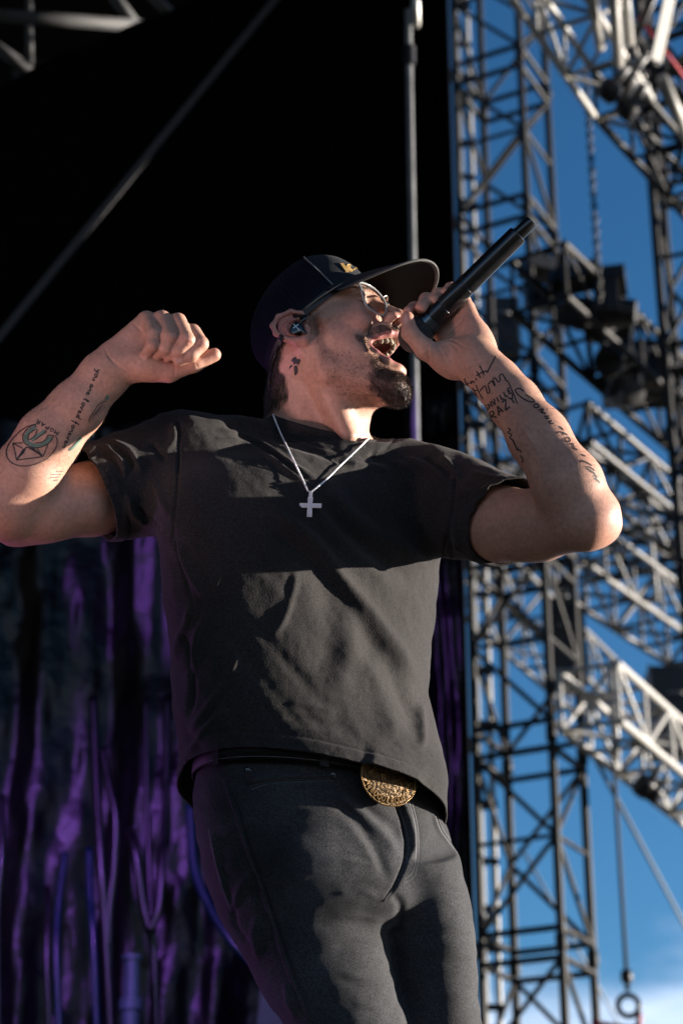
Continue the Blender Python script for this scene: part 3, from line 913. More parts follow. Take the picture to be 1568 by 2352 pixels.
# fist
def finger(pts, rs, k=0.0035, zoff=0.0, ks=0.003):
    body.chain([pt(x, y, z + zoff) for x, y, z in pts], [r * .95 for r in rs], k, ks)
HZ = 0.200
for a, b, ra, rb in (((258, 812, -.002), (336, 735, .002), .017, .0125), ((268, 818, .0), (372, 735, .004), .017, .0125),
                     ((280, 830, .0), (408, 742, .004), .017, .0125), ((292, 846, .0), (442, 768, .004), .016, .0125)):
    body.rc(pt(a[0], a[1], HZ + a[2]), pt(b[0], b[1], HZ + b[2]), ra, rb, 0.012)
body.ell(pt(330, 838, HZ + 0.012), (0.036, 0.021, 0.021), np.stack([nrm([0.97, -0.22, 0.0]), nrm([0.22, 0.97, 0]), np.array([0, 0, 1.0])]), 0.014)
body.chain([pt(305, 846, HZ), pt(388, 854, HZ + .010), pt(446, 834, HZ + .010), pt(492, 815, HZ + .006)], [.018, .0145, .0125, .0100], 0.010, 0.006)
finger([(336, 733, HZ + .004), (353, 768, HZ + .034), (350, 794, HZ + .040), (337, 812, HZ + .030)], [.0118, .0108, .0096, .0082])
finger([(372, 731, HZ + .006), (389, 776, HZ + .036), (381, 800, HZ + .036), (362, 812, HZ + .024)], [.0122, .0114, .0102, .0088])
finger([(409, 737, HZ + .006), (430, 781, HZ + .036), (414, 806, HZ + .036), (388, 816, HZ + .026)], [.0124, .0116, .0102, .0090])
finger([(443, 762, HZ + .004), (462, 790, HZ + .026), (440, 816, HZ + .032), (411, 828, HZ + .030)], [.0120, .0112, .0100, .0088])

# --- his left arm (right in the picture)
B_sh, B_el, B_wr = pt(1025, 1160, -0.05), pt(1342, 1192, 0.225), pt(1098, 836, 0.085)
body.chain([B_sh, pt(1150, 1203, 0.06), pt(1240, 1205, 0.14), B_el], [0.060, 0.055, 0.0505, 0.044], 0.02, 0.015)
body.chain([B_el, pt(1304, 1114, 0.215), pt(1236, 1004, 0.172), pt(1180, 925, 0.130), pt(1140, 876, 0.105), B_wr, pt(1082, 815, 0.072)],
           [0.044, 0.0475, 0.0415, 0.0355, 0.0318, 0.0305, 0.030], 0.012, 0.02)
body.rc(pt(1386, 1204, 0.215), pt(1375, 1180, 0.22), 0.021, 0.025, 0.025)
body.ell(pt(1210, 1220, 0.11), (0.06, 0.035, 0.035), None, 0.03)
# hand on the microphone
MZ = 0.045                                   # distance of the microphone's axis
PZ = MZ - 0.012
for a, b, ra, rb in (((1080, 830, .0), (1006, 757, -.020), .019, .014), ((1088, 820, .0), (1032, 732, -.020), .019, .014),
                     ((1096, 812, .002), (1052, 714, -.014), .018, .0135), ((1106, 806, .004), (1071, 708, -.004), .017, .0125)):
    body.rc(pt(a[0], a[1], PZ + .030 + a[2]), pt(b[0], b[1], PZ + b[2]), ra, rb, 0.016)
body.ell(pt(1030, 822, PZ + 0.032), (0.030, 0.026, 0.021), np.stack([nrm([0.75, -0.65, 0]), nrm([0.65, 0.75, 0]), np.array([0, 0, 1.0])]), 0.016)
body.ell(pt(1098, 778, PZ + 0.024), (0.020, 0.034, 0.019), np.stack([nrm([0.86, 0.5, 0]), nrm([-0.5, 0.86, 0]), np.array([0, 0, 1.0])]), 0.014)
body.chain([pt(1040, 842, PZ + .034), pt(976, 802, PZ + .046), pt(941, 765, PZ + .048), pt(935, 730, PZ + .040)], [.019, .0150, .0122, .0098], 0.010, 0.006)
finger([(1004, 755, PZ - .022), (972, 727, PZ - .026), (951, 708, PZ - .006), (938, 716, PZ + .012)], [.0135, .0120, .0108, .0092])
finger([(1030, 730, PZ - .022), (1003, 694, PZ - .028), (978, 688, PZ + .002), (966, 707, PZ + .026)], [.0135, .0124, .0112, .0098])
finger([(1052, 712, PZ - .016), (1030, 676, PZ - .026), (1006, 676, PZ - .004), (996, 690, PZ + .014)], [.0130, .0120, .0104, .0092])
finger([(1070, 706, PZ - .008), (1056, 666, PZ - .022), (1034, 662, PZ - .010), (1024, 672, PZ + .004)], [.0120, .0108, .0096, .0084])

_lo = pt(-75, 1330, 0) - np.array([0.02, 0, 0.30]); _hi = pt(1450, 590, 0) + np.array([0.02, 0.02, 0.34])
BV, BQ = polygonize(body, _lo, _hi, 0.0017)
BV = lap_smooth(BV, BQ, 1, 0.4)
BN = vnormals(BV, BQ)

# creases of hands, arms and neck, followed on the photograph (line, half width in px, depth in m)
def emboss(V, N, lines, front=True, zmin=-9):
    xy = project(V)
    facing = np.clip(N[:, 2] * 2.5 + 0.2, 0, 1) if front else np.ones(len(V))
    facing = facing * (V[:, 2] > zmin)
    out = np.zeros(len(V))
    for ln, w, dep in lines:
        L = spline(ln, 6) if len(ln) > 2 else np.array(ln, float)
        lo = L.min(0) - 3.2 * w; hi = L.max(0) + 3.2 * w
        m = np.where(((xy > lo) & (xy < hi)).all(1))[0]
        if len(m) == 0: continue
        d, s, t = line_dist(xy[m], L)
        taper = np.clip(np.minimum(t, 1 - t) * 6, 0.0, 1)
        out[m] += dep * np.exp(-(d / w) ** 2) * taper * facing[m]
    return V + N * out[:, None]
def c2(*p): return [(.352 * x, 677.4 + .352 * y) for x, y in p]       # tracing scales
def c3(*p): return [(903 + .16 * x, 658.6 + .16 * y) for x, y in p]
def t4_(*p): return [(1028.6 + .24 * x, 784 + .24 * y) for x, y in p]
def t5_(*p): return [(.184 * x, 815.4 + .184 * y) for x, y in p]
creases = [
    (t5_((1000, 180), (820, 420), (640, 640), (430, 760)), 3.2, .0009), (t5_((1180, 100), (1050, 330), (900, 520), (760, 700)), 3.0, .0008), (t4_((420, 420), (560, 640), (740, 860), (900, 1150)), 3.2, .0009), (t4_((640, 640), (820, 800), (1000, 1000)), 3.0, .0007),
    (c2((690, 380), (760, 450), (860, 520)), 2.2, -.0016), (c2((680, 330), (720, 420), (800, 500)), 2.0, -.0010),
    (c2((890, 460), (900, 420), (970, 390)), 2.0, -.0014), (c2((865, 180), (905, 220), (945, 245)), 2.0, -.0016),
    (c2((1140, 470), (1140, 540)), 2.0, -.0010),
    (c2((968, 285), (1000, 280), (1032, 292)), 2.2, -.0009), (c2((1072, 300), (1105, 295), (1138, 308)), 2.2, -.0009), (c2((1190, 315), (1225, 308), (1255, 320)), 2.2, -.0009), (c2((950, 345), (985, 340), (1010, 350)), 2.0, -.0007), (c2((1280, 450), (1295, 480)), 2.0, -.0008), (c2((1150, 290), (1180, 240)), 2.0, -.0006),
    (c3((505, 800), (495, 950), (520, 1110)), 1.6, -.0020), (c3((465, 800), (470, 900)), 1.4, -.0012),
    (c3((820, 810), (910, 900), (950, 1050), (1020, 1200)), 2.2, -.0022), (c3((700, 790), (830, 760), (1000, 860), (1100, 900)), 2.0, -.0016),
    (c3((690, 690), (820, 650), (900, 560), (1010, 460)), 2.0, -.0018), (c3((620, 850), (700, 950), (760, 1100)), 2.0, -.0008),
    (c3((700, 880), (800, 1010), (850, 1150)), 2.0, -.0008), (c3((1100, 1160), (1250, 1080), (1330, 1050)), 1.6, -.0010),
    (c3((140, 720), (200, 745), (230, 700)), 1.4, -.0010),
]
BV = emboss(BV, BN, creases)
BN = vnormals(BV, BQ)
# --- skin colour by place: lips, mouth, redness, the shade of shaved hair
hl = head_local(BV)
def blob(c, r):
    q = (hl - np.array(c)) / np.array(r)
    return np.exp(-(q * q).sum(1))
ab = hl.copy(); ab[:, 2] = np.abs(ab[:, 2])
def sblob(c, r):
    q = (ab - np.array(c)) / np.array(r)
    return np.exp(-(q * q).sum(1))
base = np.tile(np.array([0.46, 0.252, 0.182]), (len(BV), 1))
def mixc(w, col):
    global base
    w = np.clip(w, 0, 1)[:, None]
    base = base * (1 - w) + np.array(col) * w
ishead = np.linalg.norm(hl - np.array([20, -20, 0]), axis=1) < 160
big = vnoise(BV * 45, 3) * 0.5 + vnoise(BV * 110, 4) * 0.5
base *= (1 + 0.11 * big)[:, None]
mixc(0.55 * sblob((68, -8, 46), (26, 24, 26)) * ishead, (0.416, 0.176, 0.136))        # cheeks
mixc(0.6 * sblob((122, -10, 0), (14, 14, 18)), (0.400, 0.152, 0.120))                # nose
mixc(0.85 * sblob((-22, 4, 88), (32, 36, 16)), (0.52, 0.185, 0.155))                # ears
mixc(0.35 * sblob((84, 23, 34), (14, 12, 22)), (0.320, 0.152, 0.120))                # lids
xyb = project(BV)
for cx, cy, r in ((1388, 1210, 40), (1400, 1180, 30), (20, 1215, 50), (350, 795, 14), (388, 780, 14), (430, 785, 14), (462, 790, 14), (1080, 720, 30), (935, 725, 16), (380, 852, 40), (958, 712, 26), (495, 815, 20)):
    mixc(0.35 * np.exp(-((xyb[:, 0] - cx) ** 2 + (xyb[:, 1] - cy) ** 2) / r ** 2), (0.416, 0.160, 0.120))
# lips: near the lip lines
def near_chain(pts):
    P = np.array(pts, float)
    best = np.full(len(ab), 1e9)
    m = np.where(ishead)[0]
    q0 = ab[m]
    bm_ = np.full(len(m), 1e9)
    for i in range(len(P) - 1):
        ba = P[i + 1] - P[i]; q = q0 - P[i]
        t = np.clip(q @ ba / (ba @ ba), 0, 1)
        bm_ = np.minimum(bm_, np.linalg.norm(q - t[:, None] * ba, axis=1))
    best[m] = bm_
    return best
du = near_chain([(75, -43, 31), (90, -39, 26), (105, -36, 16), (112, -35, 6), (112, -36, 0)])
dl = near_chain([(74, -49, 31), (81, -66, 30), (92, -81, 21), (100, -89, 8), (100, -90, 0)])
lipw = np.maximum(np.clip((6.6 - du) / 2, 0, 1) * (ab[:, 1] < -33.5), np.clip((7.0 - dl) / 2, 0, 1) * (ab[:, 1] > -97))
mixc(0.85 * lipw, (0.36, 0.13, 0.125))
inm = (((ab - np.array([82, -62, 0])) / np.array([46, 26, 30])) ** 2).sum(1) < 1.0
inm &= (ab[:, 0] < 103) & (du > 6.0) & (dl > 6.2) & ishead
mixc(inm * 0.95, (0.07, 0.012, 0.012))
tong = ((((ab - np.array([60, -82, 0])) / np.array([33, 11, 22])) ** 2).sum(1) < 1.05)
mixc(tong * inm * 0.7, (0.20, 0.05, 0.045))
mixc(1.2 * sblob((114, -20, 9), (8, 7, 6)) * (hl[:, 1] < -13), (0.05, 0.02, 0.018))  # nostril hollows painted dark in place of their shade
# beard density, in head space
def poly_in(pts, x, y):
    P = np.array(pts, float); n = len(P)
    c = np.zeros(len(x), bool); j = n - 1
    for i in range(n):
        m = ((P[i, 1] > y) != (P[j, 1] > y)) & (x < (P[j, 0] - P[i, 0]) * (y - P[i, 1]) / (P[j, 1] - P[i, 1] + 1e-9) + P[i, 0])
        c ^= m; j = i
    return c
f_, u_, s_ = ab[:, 0], ab[:, 1], ab[:, 2]
nz = vnoise(hl * 0.09, 8) * 6
u2 = u_ + nz * 0.6; f2 = f_ + nz
cl = lambda v: np.clip(v, 0, 1)
chin = cl((f2 - 48) / 16) * cl((-98 - u2) / 8) * cl((u2 + 165) / 8) * (s_ < 48)
goat = cl((f2 - 66) / 8) * cl((-68 - u2) / 14) * cl((s_ - 24) / 6) * (s_ < 48)
mou = cl((f2 - 72) / 8) * cl((u2 + 38) / 3) * cl((-21 - u2) / 4) * (s_ < 39)
corner = cl(1 - np.abs(f2 - 70) / 7) * cl((-32 - u2) / 6) * cl((u2 + 84) / 12) * (s_ > 24)
soul = cl((f2 - 90) / 4) * cl((-98 - u2) / 3) * cl((u2 + 112) / 4) * (s_ < 12)
jaw = cl((f2 + 2) / 8) * cl((-34 - 0.7 * np.maximum(f2 - 8, 0) - u2) / 14) * cl((u2 + 112 + 0.45 * f2) / 10)
side = cl((f2 - 4) / 4) * cl((26 - f2) / 6) * cl((30 - u2) / 6) * cl((u2 + 66) / 12)
neckb = cl((f2 - 10) / 20) * cl((-110 - u2) / 10) * cl((u2 + 175) / 20)
notmouth = (~inm) & (lipw < 0.3)
beard = np.maximum.reduce([chin, goat * 0.9, mou * 0.85, corner * 0.8, soul * 0.75, jaw * 0.24, side * 0.30, neckb * 0.10]) * ishead * notmouth
stub = np.maximum.reduce([beard, 0.10 * np.clip((f2 - 0) / 20, 0, 1) * np.clip((-20 - u2) / 20, 0, 1)]) * ishead * notmouth
mixc(0.68 * np.clip(beard, 0, 1), (0.05, 0.030, 0.027))
mixc(0.25 * stub * ((vnoise(BV * 900, 5)) > 0.25), (0.10, 0.06, 0.055))
# hair of the nape and behind the ears
hair = np.clip((-31 - np.clip(10 - u2, 0, 40) * .75 - f2) / 8, 0, 1) * np.clip((u2 + 88 + 0.12 * (f2 + 60)) / 14, 0, 1) * (u_ < 60) * ishead
hair *= 1 - np.clip(sblob((-22, 4, 88), (26, 30, 10)) * 3, 0, 1)
hair = np.maximum(hair, np.clip((6 - np.abs(f2 - 12)) / 6, 0, 1) * np.clip((u2 - 6) / 8, 0, 1) * (u_ < 44) * ishead * 0.5)
hair = hair * ((f_ < -34) | (u_ > 6)) * (s_ < 78)
hair[(xyb[:, 0] > 662) & (xyb[:, 1] > 770) & (BV[:, 2] > -0.03)] = 0
mixc(0.9 * hair, (0.03, 0.028, 0.024))

def skin_material():
    m, nt, b = new_mat('skin')
    at = nt.nodes.new('ShaderNodeAttribute'); at.attribute_name = 'tone'
    tc = nt.nodes.new('ShaderNodeTexCoord')
    n1 = nt.nodes.new('ShaderNodeTexNoise'); n1.inputs['Scale'].default_value = 170; n1.inputs['Detail'].default_value = 4
    nt.links.new(tc.outputs['Object'], n1.inputs['Vector'])
    mr = nt.nodes.new('ShaderNodeMapRange'); mr.inputs['From Min'].default_value = 0.3; mr.inputs['From Max'].default_value = 0.7
    mr.inputs['To Min'].default_value = 0.86; mr.inputs['To Max'].default_value = 1.12
    nt.links.new(n1.outputs['Fac'], mr.inputs['Value'])
    mul = nt.nodes.new('ShaderNodeVectorMath'); mul.operation = 'SCALE'
    nt.links.new(at.outputs['Color'], mul.inputs[0]); nt.links.new(mr.outputs[0], mul.inputs['Scale'])
    # a few freckles
    v = nt.nodes.new('ShaderNodeTexVoronoi'); v.inputs['Scale'].default_value = 95
    nt.links.new(tc.outputs['Object'], v.inputs['Vector'])
    fr = nt.nodes.new('ShaderNodeMapRange'); fr.inputs['From Min'].default_value = 0.06; fr.inputs['From Max'].default_value = 0.13
    fr.inputs['To Min'].default_value = 0.35; fr.inputs['To Max'].default_value = 0.0
    nt.links.new(v.outputs['Distance'], fr.inputs['Value'])
    mixn = nt.nodes.new('ShaderNodeMixRGB'); mixn.inputs['Color2'].default_value = (0.22, 0.10, 0.07, 1)
    nt.links.new(fr.outputs[0], mixn.inputs['Fac']); nt.links.new(mul.outputs[0], mixn.inputs['Color1'])
    nt.links.new(mixn.outputs[0], b.inputs['Base Color'])
    b.inputs['Roughness'].default_value = 0.52
    b.inputs['Specular IOR Level'].default_value = 0.34
    b.inputs['Subsurface Weight'].default_value = 0.09
    b.inputs['Subsurface Radius'].default_value = (1.0, 0.35, 0.2)
    b.inputs['Subsurface Scale'].default_value = 0.006
    n2 = nt.nodes.new('ShaderNodeTexNoise'); n2.inputs['Scale'].default_value = 420; n2.inputs['Detail'].default_value = 3
    nt.links.new(tc.outputs['Object'], n2.inputs['Vector'])
    bp = nt.nodes.new('ShaderNodeBump'); bp.inputs['Strength'].default_value = 0.32; bp.inputs['Distance'].default_value = 0.0012
    nt.links.new(n2.outputs['Fac'], bp.inputs['Height']); nt.links.new(bp.outputs[0], b.inputs['Normal'])
    return m
M_SKIN = skin_material()

FEET = to_world(pt(885, 2050, 0.10)); FEET[2] = STAGE_Z
singer = empty('person', FEET)
tag(singer, 'man in black cap, glasses and faded black T-shirt singing with head thrown back', 'person')
body_o = mesh_obj('body', to_world(BV), BQ, M_SKIN, singer)
ca = body_o.data.color_attributes.new('tone', 'FLOAT_COLOR', 'POINT')
ca.data.foreach_set('color', np.concatenate([np.clip(base, 0, 1), np.ones((len(base), 1))], 1).astype(np.float32).ravel())
# ------------------------------------------------------------------ clothes
def loft_op(rows, k, F, mode='u'):
    """rows: (y, left, right, depth centre, half depth, turn in degrees) in photo rows -> stacked turned ellipses"""
    R = []
    for (y, xl, xr, zc, b, ph) in rows:
        kk = (D0 - zc) / FPX
        w = (xr - xl) / 2 * kk; p = rad(ph)
        a = math.sqrt(max((w * w - (b * math.sin(p)) ** 2), 1e-5)) / math.cos(p)
        R.append(((1176 - y) * kk, ((xl + xr) / 2 - 784) * kk, zc, a, b, p))
    R = np.array(sorted(R))
    fine = spline(R, 6)
    fine = fine[np.argsort(fine[:, 0])]
    Y = fine[:, 0]
    def fn(p):
        g = [np.interp(p[:, 1], Y, fine[:, i]) for i in range(1, 6)]
        x = p[:, 0] - g[0]; z = p[:, 2] - g[1]
        c, s_ = np.cos(g[4]), np.sin(g[4])
        qx = x * c - z * s_; qz = x * s_ + z * c
        a, b = g[2], g[3]
        k0 = np.sqrt((qx / a) ** 2 + (qz / b) ** 2); k1 = np.sqrt((qx / a ** 2) ** 2 + (qz / b ** 2) ** 2) + 1e-6
        d = k0 * (k0 - 1) / k1
        d = np.maximum(d, -np.minimum(a, b))
        over = np.maximum(np.maximum(Y[0] - p[:, 1], p[:, 1] - Y[-1]), 0)
        return np.where(over > 0, np.maximum(d, 0) + over, d)
    rx = (R[:, 3] + R[:, 4])
    lo = np.array([(R[:, 1] - rx).min(), Y[0], (R[:, 2] - rx).min()]); hi = np.array([(R[:, 1] + rx).max(), Y[-1], (R[:, 2] + rx).max()])
    F.add(fn, lo, hi, k, mode)

def plane3(a, b, c, toward):
    a, b, c = [np.asarray(v, float) for v in (a, b, c)]
    n = nrm(np.cross(b - a, c - a))
    if n @ (np.asarray(toward, float) - a) < 0: n = -n
    return n, a

shirt = Field()
loft_op([(1022, 520, 950, -.045, .090, 20),
         (1060, 415, 1030, -.034, .112, 38), (1120, 385, 1052, -.022, .126, 45), (1200, 378, 1046, -.010, .132, 47), (1290, 386, 1022, .004, .134, 46),
         (1380, 392, 1008, .018, .136, 44), (1450, 402, 1002, .030, .138, 43), (1600, 408, 990, .056, .142, 40), (1680, 416, 1008, .070, .160, 36),
         (1750, 413, 1023, .082, .182, 34), (1830, 411, 1027, .094, .190, 34), (1960, 411, 1026, .110, .190, 34)], 0.02, shirt)
shirt.chain([pt(455, 1090, .04), pt(395, 1092, .05), pt(300, 1114, .088), pt(215, 1136, .128), pt(90, 1165, .182)], [.088, .086, .0750, .0690, .068], 0.035, 0.02)
shirt.chain([pt(985, 1140, -.045), pt(1060, 1168, -.015), pt(1130, 1190, .04), pt(1200, 1204, .105), pt(1300, 1215, .19)], [.080, .0755, .0675, .0630, .060], 0.035, 0.02)
shirt.chain([pt(705, 1045, -.06), pt(540, 1036, -.01), pt(430, 1060, .03)], [.050, .052, .070], 0.03, 0.02)
shirt.chain([pt(790, 1080, -.06), pt(920, 1106, -.06), pt(1030, 1141, -.05)], [.048, .050, .055], 0.03, 0.02)
shirt.chain([pt(735, 1060, -.050), pt(735, 1010, -.055), pt(735, 900, -.060)], [.0790, .0768, .0758], 0.022, 0.01)
NP_hem = (nrm([-0.106, -1.0, 0.610]), np.array([0, -0.4945, 0.0]))
NP_sl = plane3(pt(168, 1056, .105), pt(240, 1233, .095), pt(251, 1172, .165), pt(0, 1170, .18))
NP_sr = plane3(pt(1206, 1110, .09), pt(1148, 1294, .055), pt(1104, 1200, .095), pt(1400, 1200, .25))
NP_co = plane3(pt(623, 948, -.06), pt(850, 1004, -.06), pt(745, 990, .02), pt(740, 700, -.05))
def pd(p, NPL): return (p - NPL[1]) @ NPL[0]
def near(p, c, r): return np.linalg.norm(p - c, axis=1) < r
SL_C, SR_C, CO_C = pt(150, 1150, .08), pt(1210, 1205, .12), pt(738, 960, -.05)
CO_A, CO_B = pt(735, 1010, -.055), pt(735, 900, -.06)
def shirt_cuts(p):
    g = pd(p, NP_hem) + 0.0012 * vnoise(p * 22, 31)
    g = np.maximum(g, np.where(near(p, SL_C, .20), pd(p, NP_sl) + 0.0008 * vnoise(p * 30, 32), -1))
    g = np.maximum(g, np.where(near(p, SR_C, .17), pd(p, NP_sr) + 0.0010 * vnoise(p * 30, 33), -1))
    ax = CO_B - CO_A; q = p - CO_A; q = q - np.outer(q @ ax / (ax @ ax), ax)
    g = np.maximum(g, np.minimum(pd(p, NP_co), .098 - np.linalg.norm(q, axis=1)))
    return g
_lo = pt(60, 2000, 0) - np.array([0, 0, .26]); _hi = pt(1320, 930, 0) + np.array([0, 0, .30])
SV, SQ = polygonize(shirt, _lo, _hi, 0.0026, None, 0.02)
SV, SQ = clip_mesh(SV, SQ, shirt_cuts(SV))
SN = vnormals(SV, SQ)
def cs(*p): return [(351.2 + .48 * x, 909.4 + .48 * y) for x, y in p]
def c3w(*p): return [(878 + .36 * x, 470.4 + .36 * y) for x, y in p]
folds = [
    # the long pull from his right shoulder to the left hip
    (cs((560, 530), (690, 640), (790, 735), (900, 880), (1010, 1010), (1110, 1140), (1200, 1260), (1290, 1390)), 17, .0115),
    (cs((520, 600), (640, 700), (780, 830), (890, 975), (990, 1100), (1080, 1220), (1150, 1330)), 30, -.0085),
    (cs((780, 430), (850, 560), (960, 675), (1080, 770), (1200, 850), (1320, 960)), 18, -.0075),
    (cs((850, 440), (930, 560), (1050, 650), (1180, 720), (1320, 830)), 20, .0080),
    (cs((740, 470), (820, 590), (920, 720), (1040, 830), (1180, 950)), 20, .0050),
    # shoulder and collar
    (cs((300, 160), (430, 185), (560, 255), (660, 330), (790, 400)), 6, .0050), (cs((300, 200), (430, 220), (560, 290), (660, 370), (770, 440)), 6, .0050),
    (cs((420, 200), (560, 272), (660, 350), (780, 420)), 5, -.0050), (cs((120, 150), (300, 130), (480, 120), (560, 150)), 10, .0040),
    (cs((560, 200), (700, 240), (850, 290), (960, 330)), 8, -.0050), (cs((600, 120), (740, 170), (900, 210), (1020, 250)), 7, .0030),
    (cs((900, 330), (1030, 340), (1150, 330), (1250, 350)), 9, .0050), (cs((1040, 260), (1080, 320), (1180, 340)), 8, -.0050),
    (cs((1200, 300), (1290, 330), (1370, 380), (1420, 420)), 7, .0060), (cs((1290, 290), (1370, 340), (1430, 400)), 6, -.0050), (cs((1370, 290), (1430, 340), (1470, 400)), 6, .0050),
    # belly
    (cs((685, 825), (672, 910), (645, 1010), (615, 1085), (560, 1150)), 10, .0040),
    (cs((790, 940), (840, 1080), (840, 1220), (790, 1340)), 28, -.0034), (cs((920, 1000), (950, 1130), (920, 1290), (880, 1420)), 30, .0060),
    (cs((1000, 1250), (1100, 1450), (1170, 1650)), 22, .0050), (cs((1110, 1240), (1190, 1420), (1270, 1640)), 16, -.0050), (cs((1280, 1460), (1290, 1600), (1280, 1700)), 10, .0060),
    (cs((640, 1470), (760, 1480), (880, 1520)), 9, .0020), (cs((620, 1540), (760, 1550), (900, 1580)), 9, -.0016), (cs((600, 1590), (740, 1600), (900, 1620)), 9, .0016),
    ([(830, 1750), (900, 1770), (965, 1815)], 42, .0060),       # pushed out by the buckle
    # far left side
    (cs((330, 840), (280, 960), (220, 1110), (190, 1260), (170, 1420)), 9, .0065), (cs((300, 900), (250, 1020), (200, 1140)), 9, -.0050),
    (cs((420, 1220), (350, 1370), (270, 1480), (180, 1620)), 9, .0065), (cs((390, 1310), (320, 1440), (230, 1580)), 10, -.0055),
    (cs((180, 990), (160, 1090), (120, 1180), (110, 1280)), 8, .0060), (cs((140, 1120), (170, 1240), (190, 1400), (170, 1560)), 7, -.0060), (cs((330, 1500), (250, 1590), (200, 1680), (150, 1740)), 7, .0050),
    (cs((90, 640), (130, 800), (180, 960), (210, 1080)), 3, -.0030), (cs((120, 700), (170, 850), (260, 980)), 8, .0050),
    # seams of the sleeves
    ([(406, 950), (411, 1020), (408, 1100), (402, 1180), (392, 1260)], 2.6, -.0040), ([(1046, 1062), (1040, 1150), (1022, 1240), (1004, 1330)], 3.0, -.0045),
    (c2((1130, 830), (1130, 950), (1060, 1050)), 8, .0045), (c2((980, 960), (1050, 1040), (1090, 1080)), 8, -.0050),
    (c2((540, 1030), (680, 1000), (780, 1080), (830, 1190)), 6, .0050), (c2((560, 1060), (700, 1050), (770, 1120), (800, 1200)), 5, -.0045),
    (c2((700, 960), (830, 1010), (890, 1090), (930, 1180)), 7, .0050), (c2((720, 1000), (820, 1060), (870, 1150)), 6, -.0050), (c2((500, 1060), (600, 1090), (690, 1180), (720, 1260)), 4, .0022),
    (c2((830, 1300), (860, 1420), (960, 1500)), 8, .0060), (c2((900, 1380), (980, 1480), (1060, 1540)), 8, -.0060), (c2((1000, 1200), (1060, 1330), (1110, 1450)), 9, .0060),
    (c3w((480, 1790), (560, 1840), (700, 1800), (860, 1790)), 5, .0040), (c3w((480, 1850), (540, 1900), (600, 1980)), 7, -.0045), (c3w((430, 2000), (470, 2100), (480, 2230)), 7, .0050), (c3w((400, 2100), (430, 2200), (440, 2280)), 6, -.0050),
    (c3w((560, 1700), (700, 1740), (820, 1750)), 5, .0030),
]
SV = emboss(SV, SN, folds)
dg_ = SV[:, 0] * .66 - SV[:, 1] * .75; ac_ = SV[:, 0] * .75 + SV[:, 1] * .66
SV = SV + SN * (0.0017 * vnoise(np.stack([dg_ * 6, ac_ * 34, SV[:, 2] * 10], -1), 24) + 0.0012 * vnoise(np.stack([dg_ * 10, ac_ * 75, SV[:, 2] * 20], -1), 25))[:, None]
SV = SV + SN * (0.0009 * vnoise(SV * 16 * np.array([1, .55, 1]), 21) + 0.0007 * vnoise(SV * np.array([45, 20, 45]), 22) + 0.0004 * vnoise(SV * 120, 23))[:, None]
# folded hems: a row of stitching sits a little way in from each edge
gq = shirt_cuts(SV)
SN = vnormals(SV, SQ)
hem = np.exp(-((gq + 0.021) / 0.0016) ** 2) * -0.0010 + np.clip((gq + 0.020) / 0.003, 0, 1) * 0.0010
SV = SV + SN * hem[:, None]
# turn the open edges inward so that the cloth has a thickness
def lip(V, Q, N, depth):
    E = np.concatenate([Q[:, [0, 1]], Q[:, [1, 2]], Q[:, [2, 3]], Q[:, [3, 0]]])
    key = np.sort(E, 1); k1 = key[:, 0].astype(np.int64) * len(V) + key[:, 1]
    uq, inv, cnt = np.unique(k1, return_inverse=True, return_counts=True)
    be = E[cnt[inv] == 1]
    vs = np.unique(be)
    m = -np.ones(len(V), int); m[vs] = np.arange(len(vs)) + len(V)
    V1 = V[vs] - N[vs] * depth
    m2 = m.copy(); m2[vs] += len(vs)
    e_ = 1e-4; G = np.stack([(shirt_cuts(V1 + e_ * np.eye(3)[a]) - shirt_cuts(V1 - e_ * np.eye(3)[a])) / (2 * e_) for a in range(3)], -1)
    V2 = V1 - G * 0.010 - N[vs] * 0.0015
    return np.concatenate([V, V1, V2]), np.concatenate([Q, np.stack([be[:, 1], be[:, 0], m[be[:, 0]], m[be[:, 1]]], 1), np.stack([m[be[:, 1]], m[be[:, 0]], m2[be[:, 0]], m2[be[:, 1]]], 1)])
SN = vnormals(SV, SQ)
SV, SQ = lip(SV, SQ, SN, 0.003)

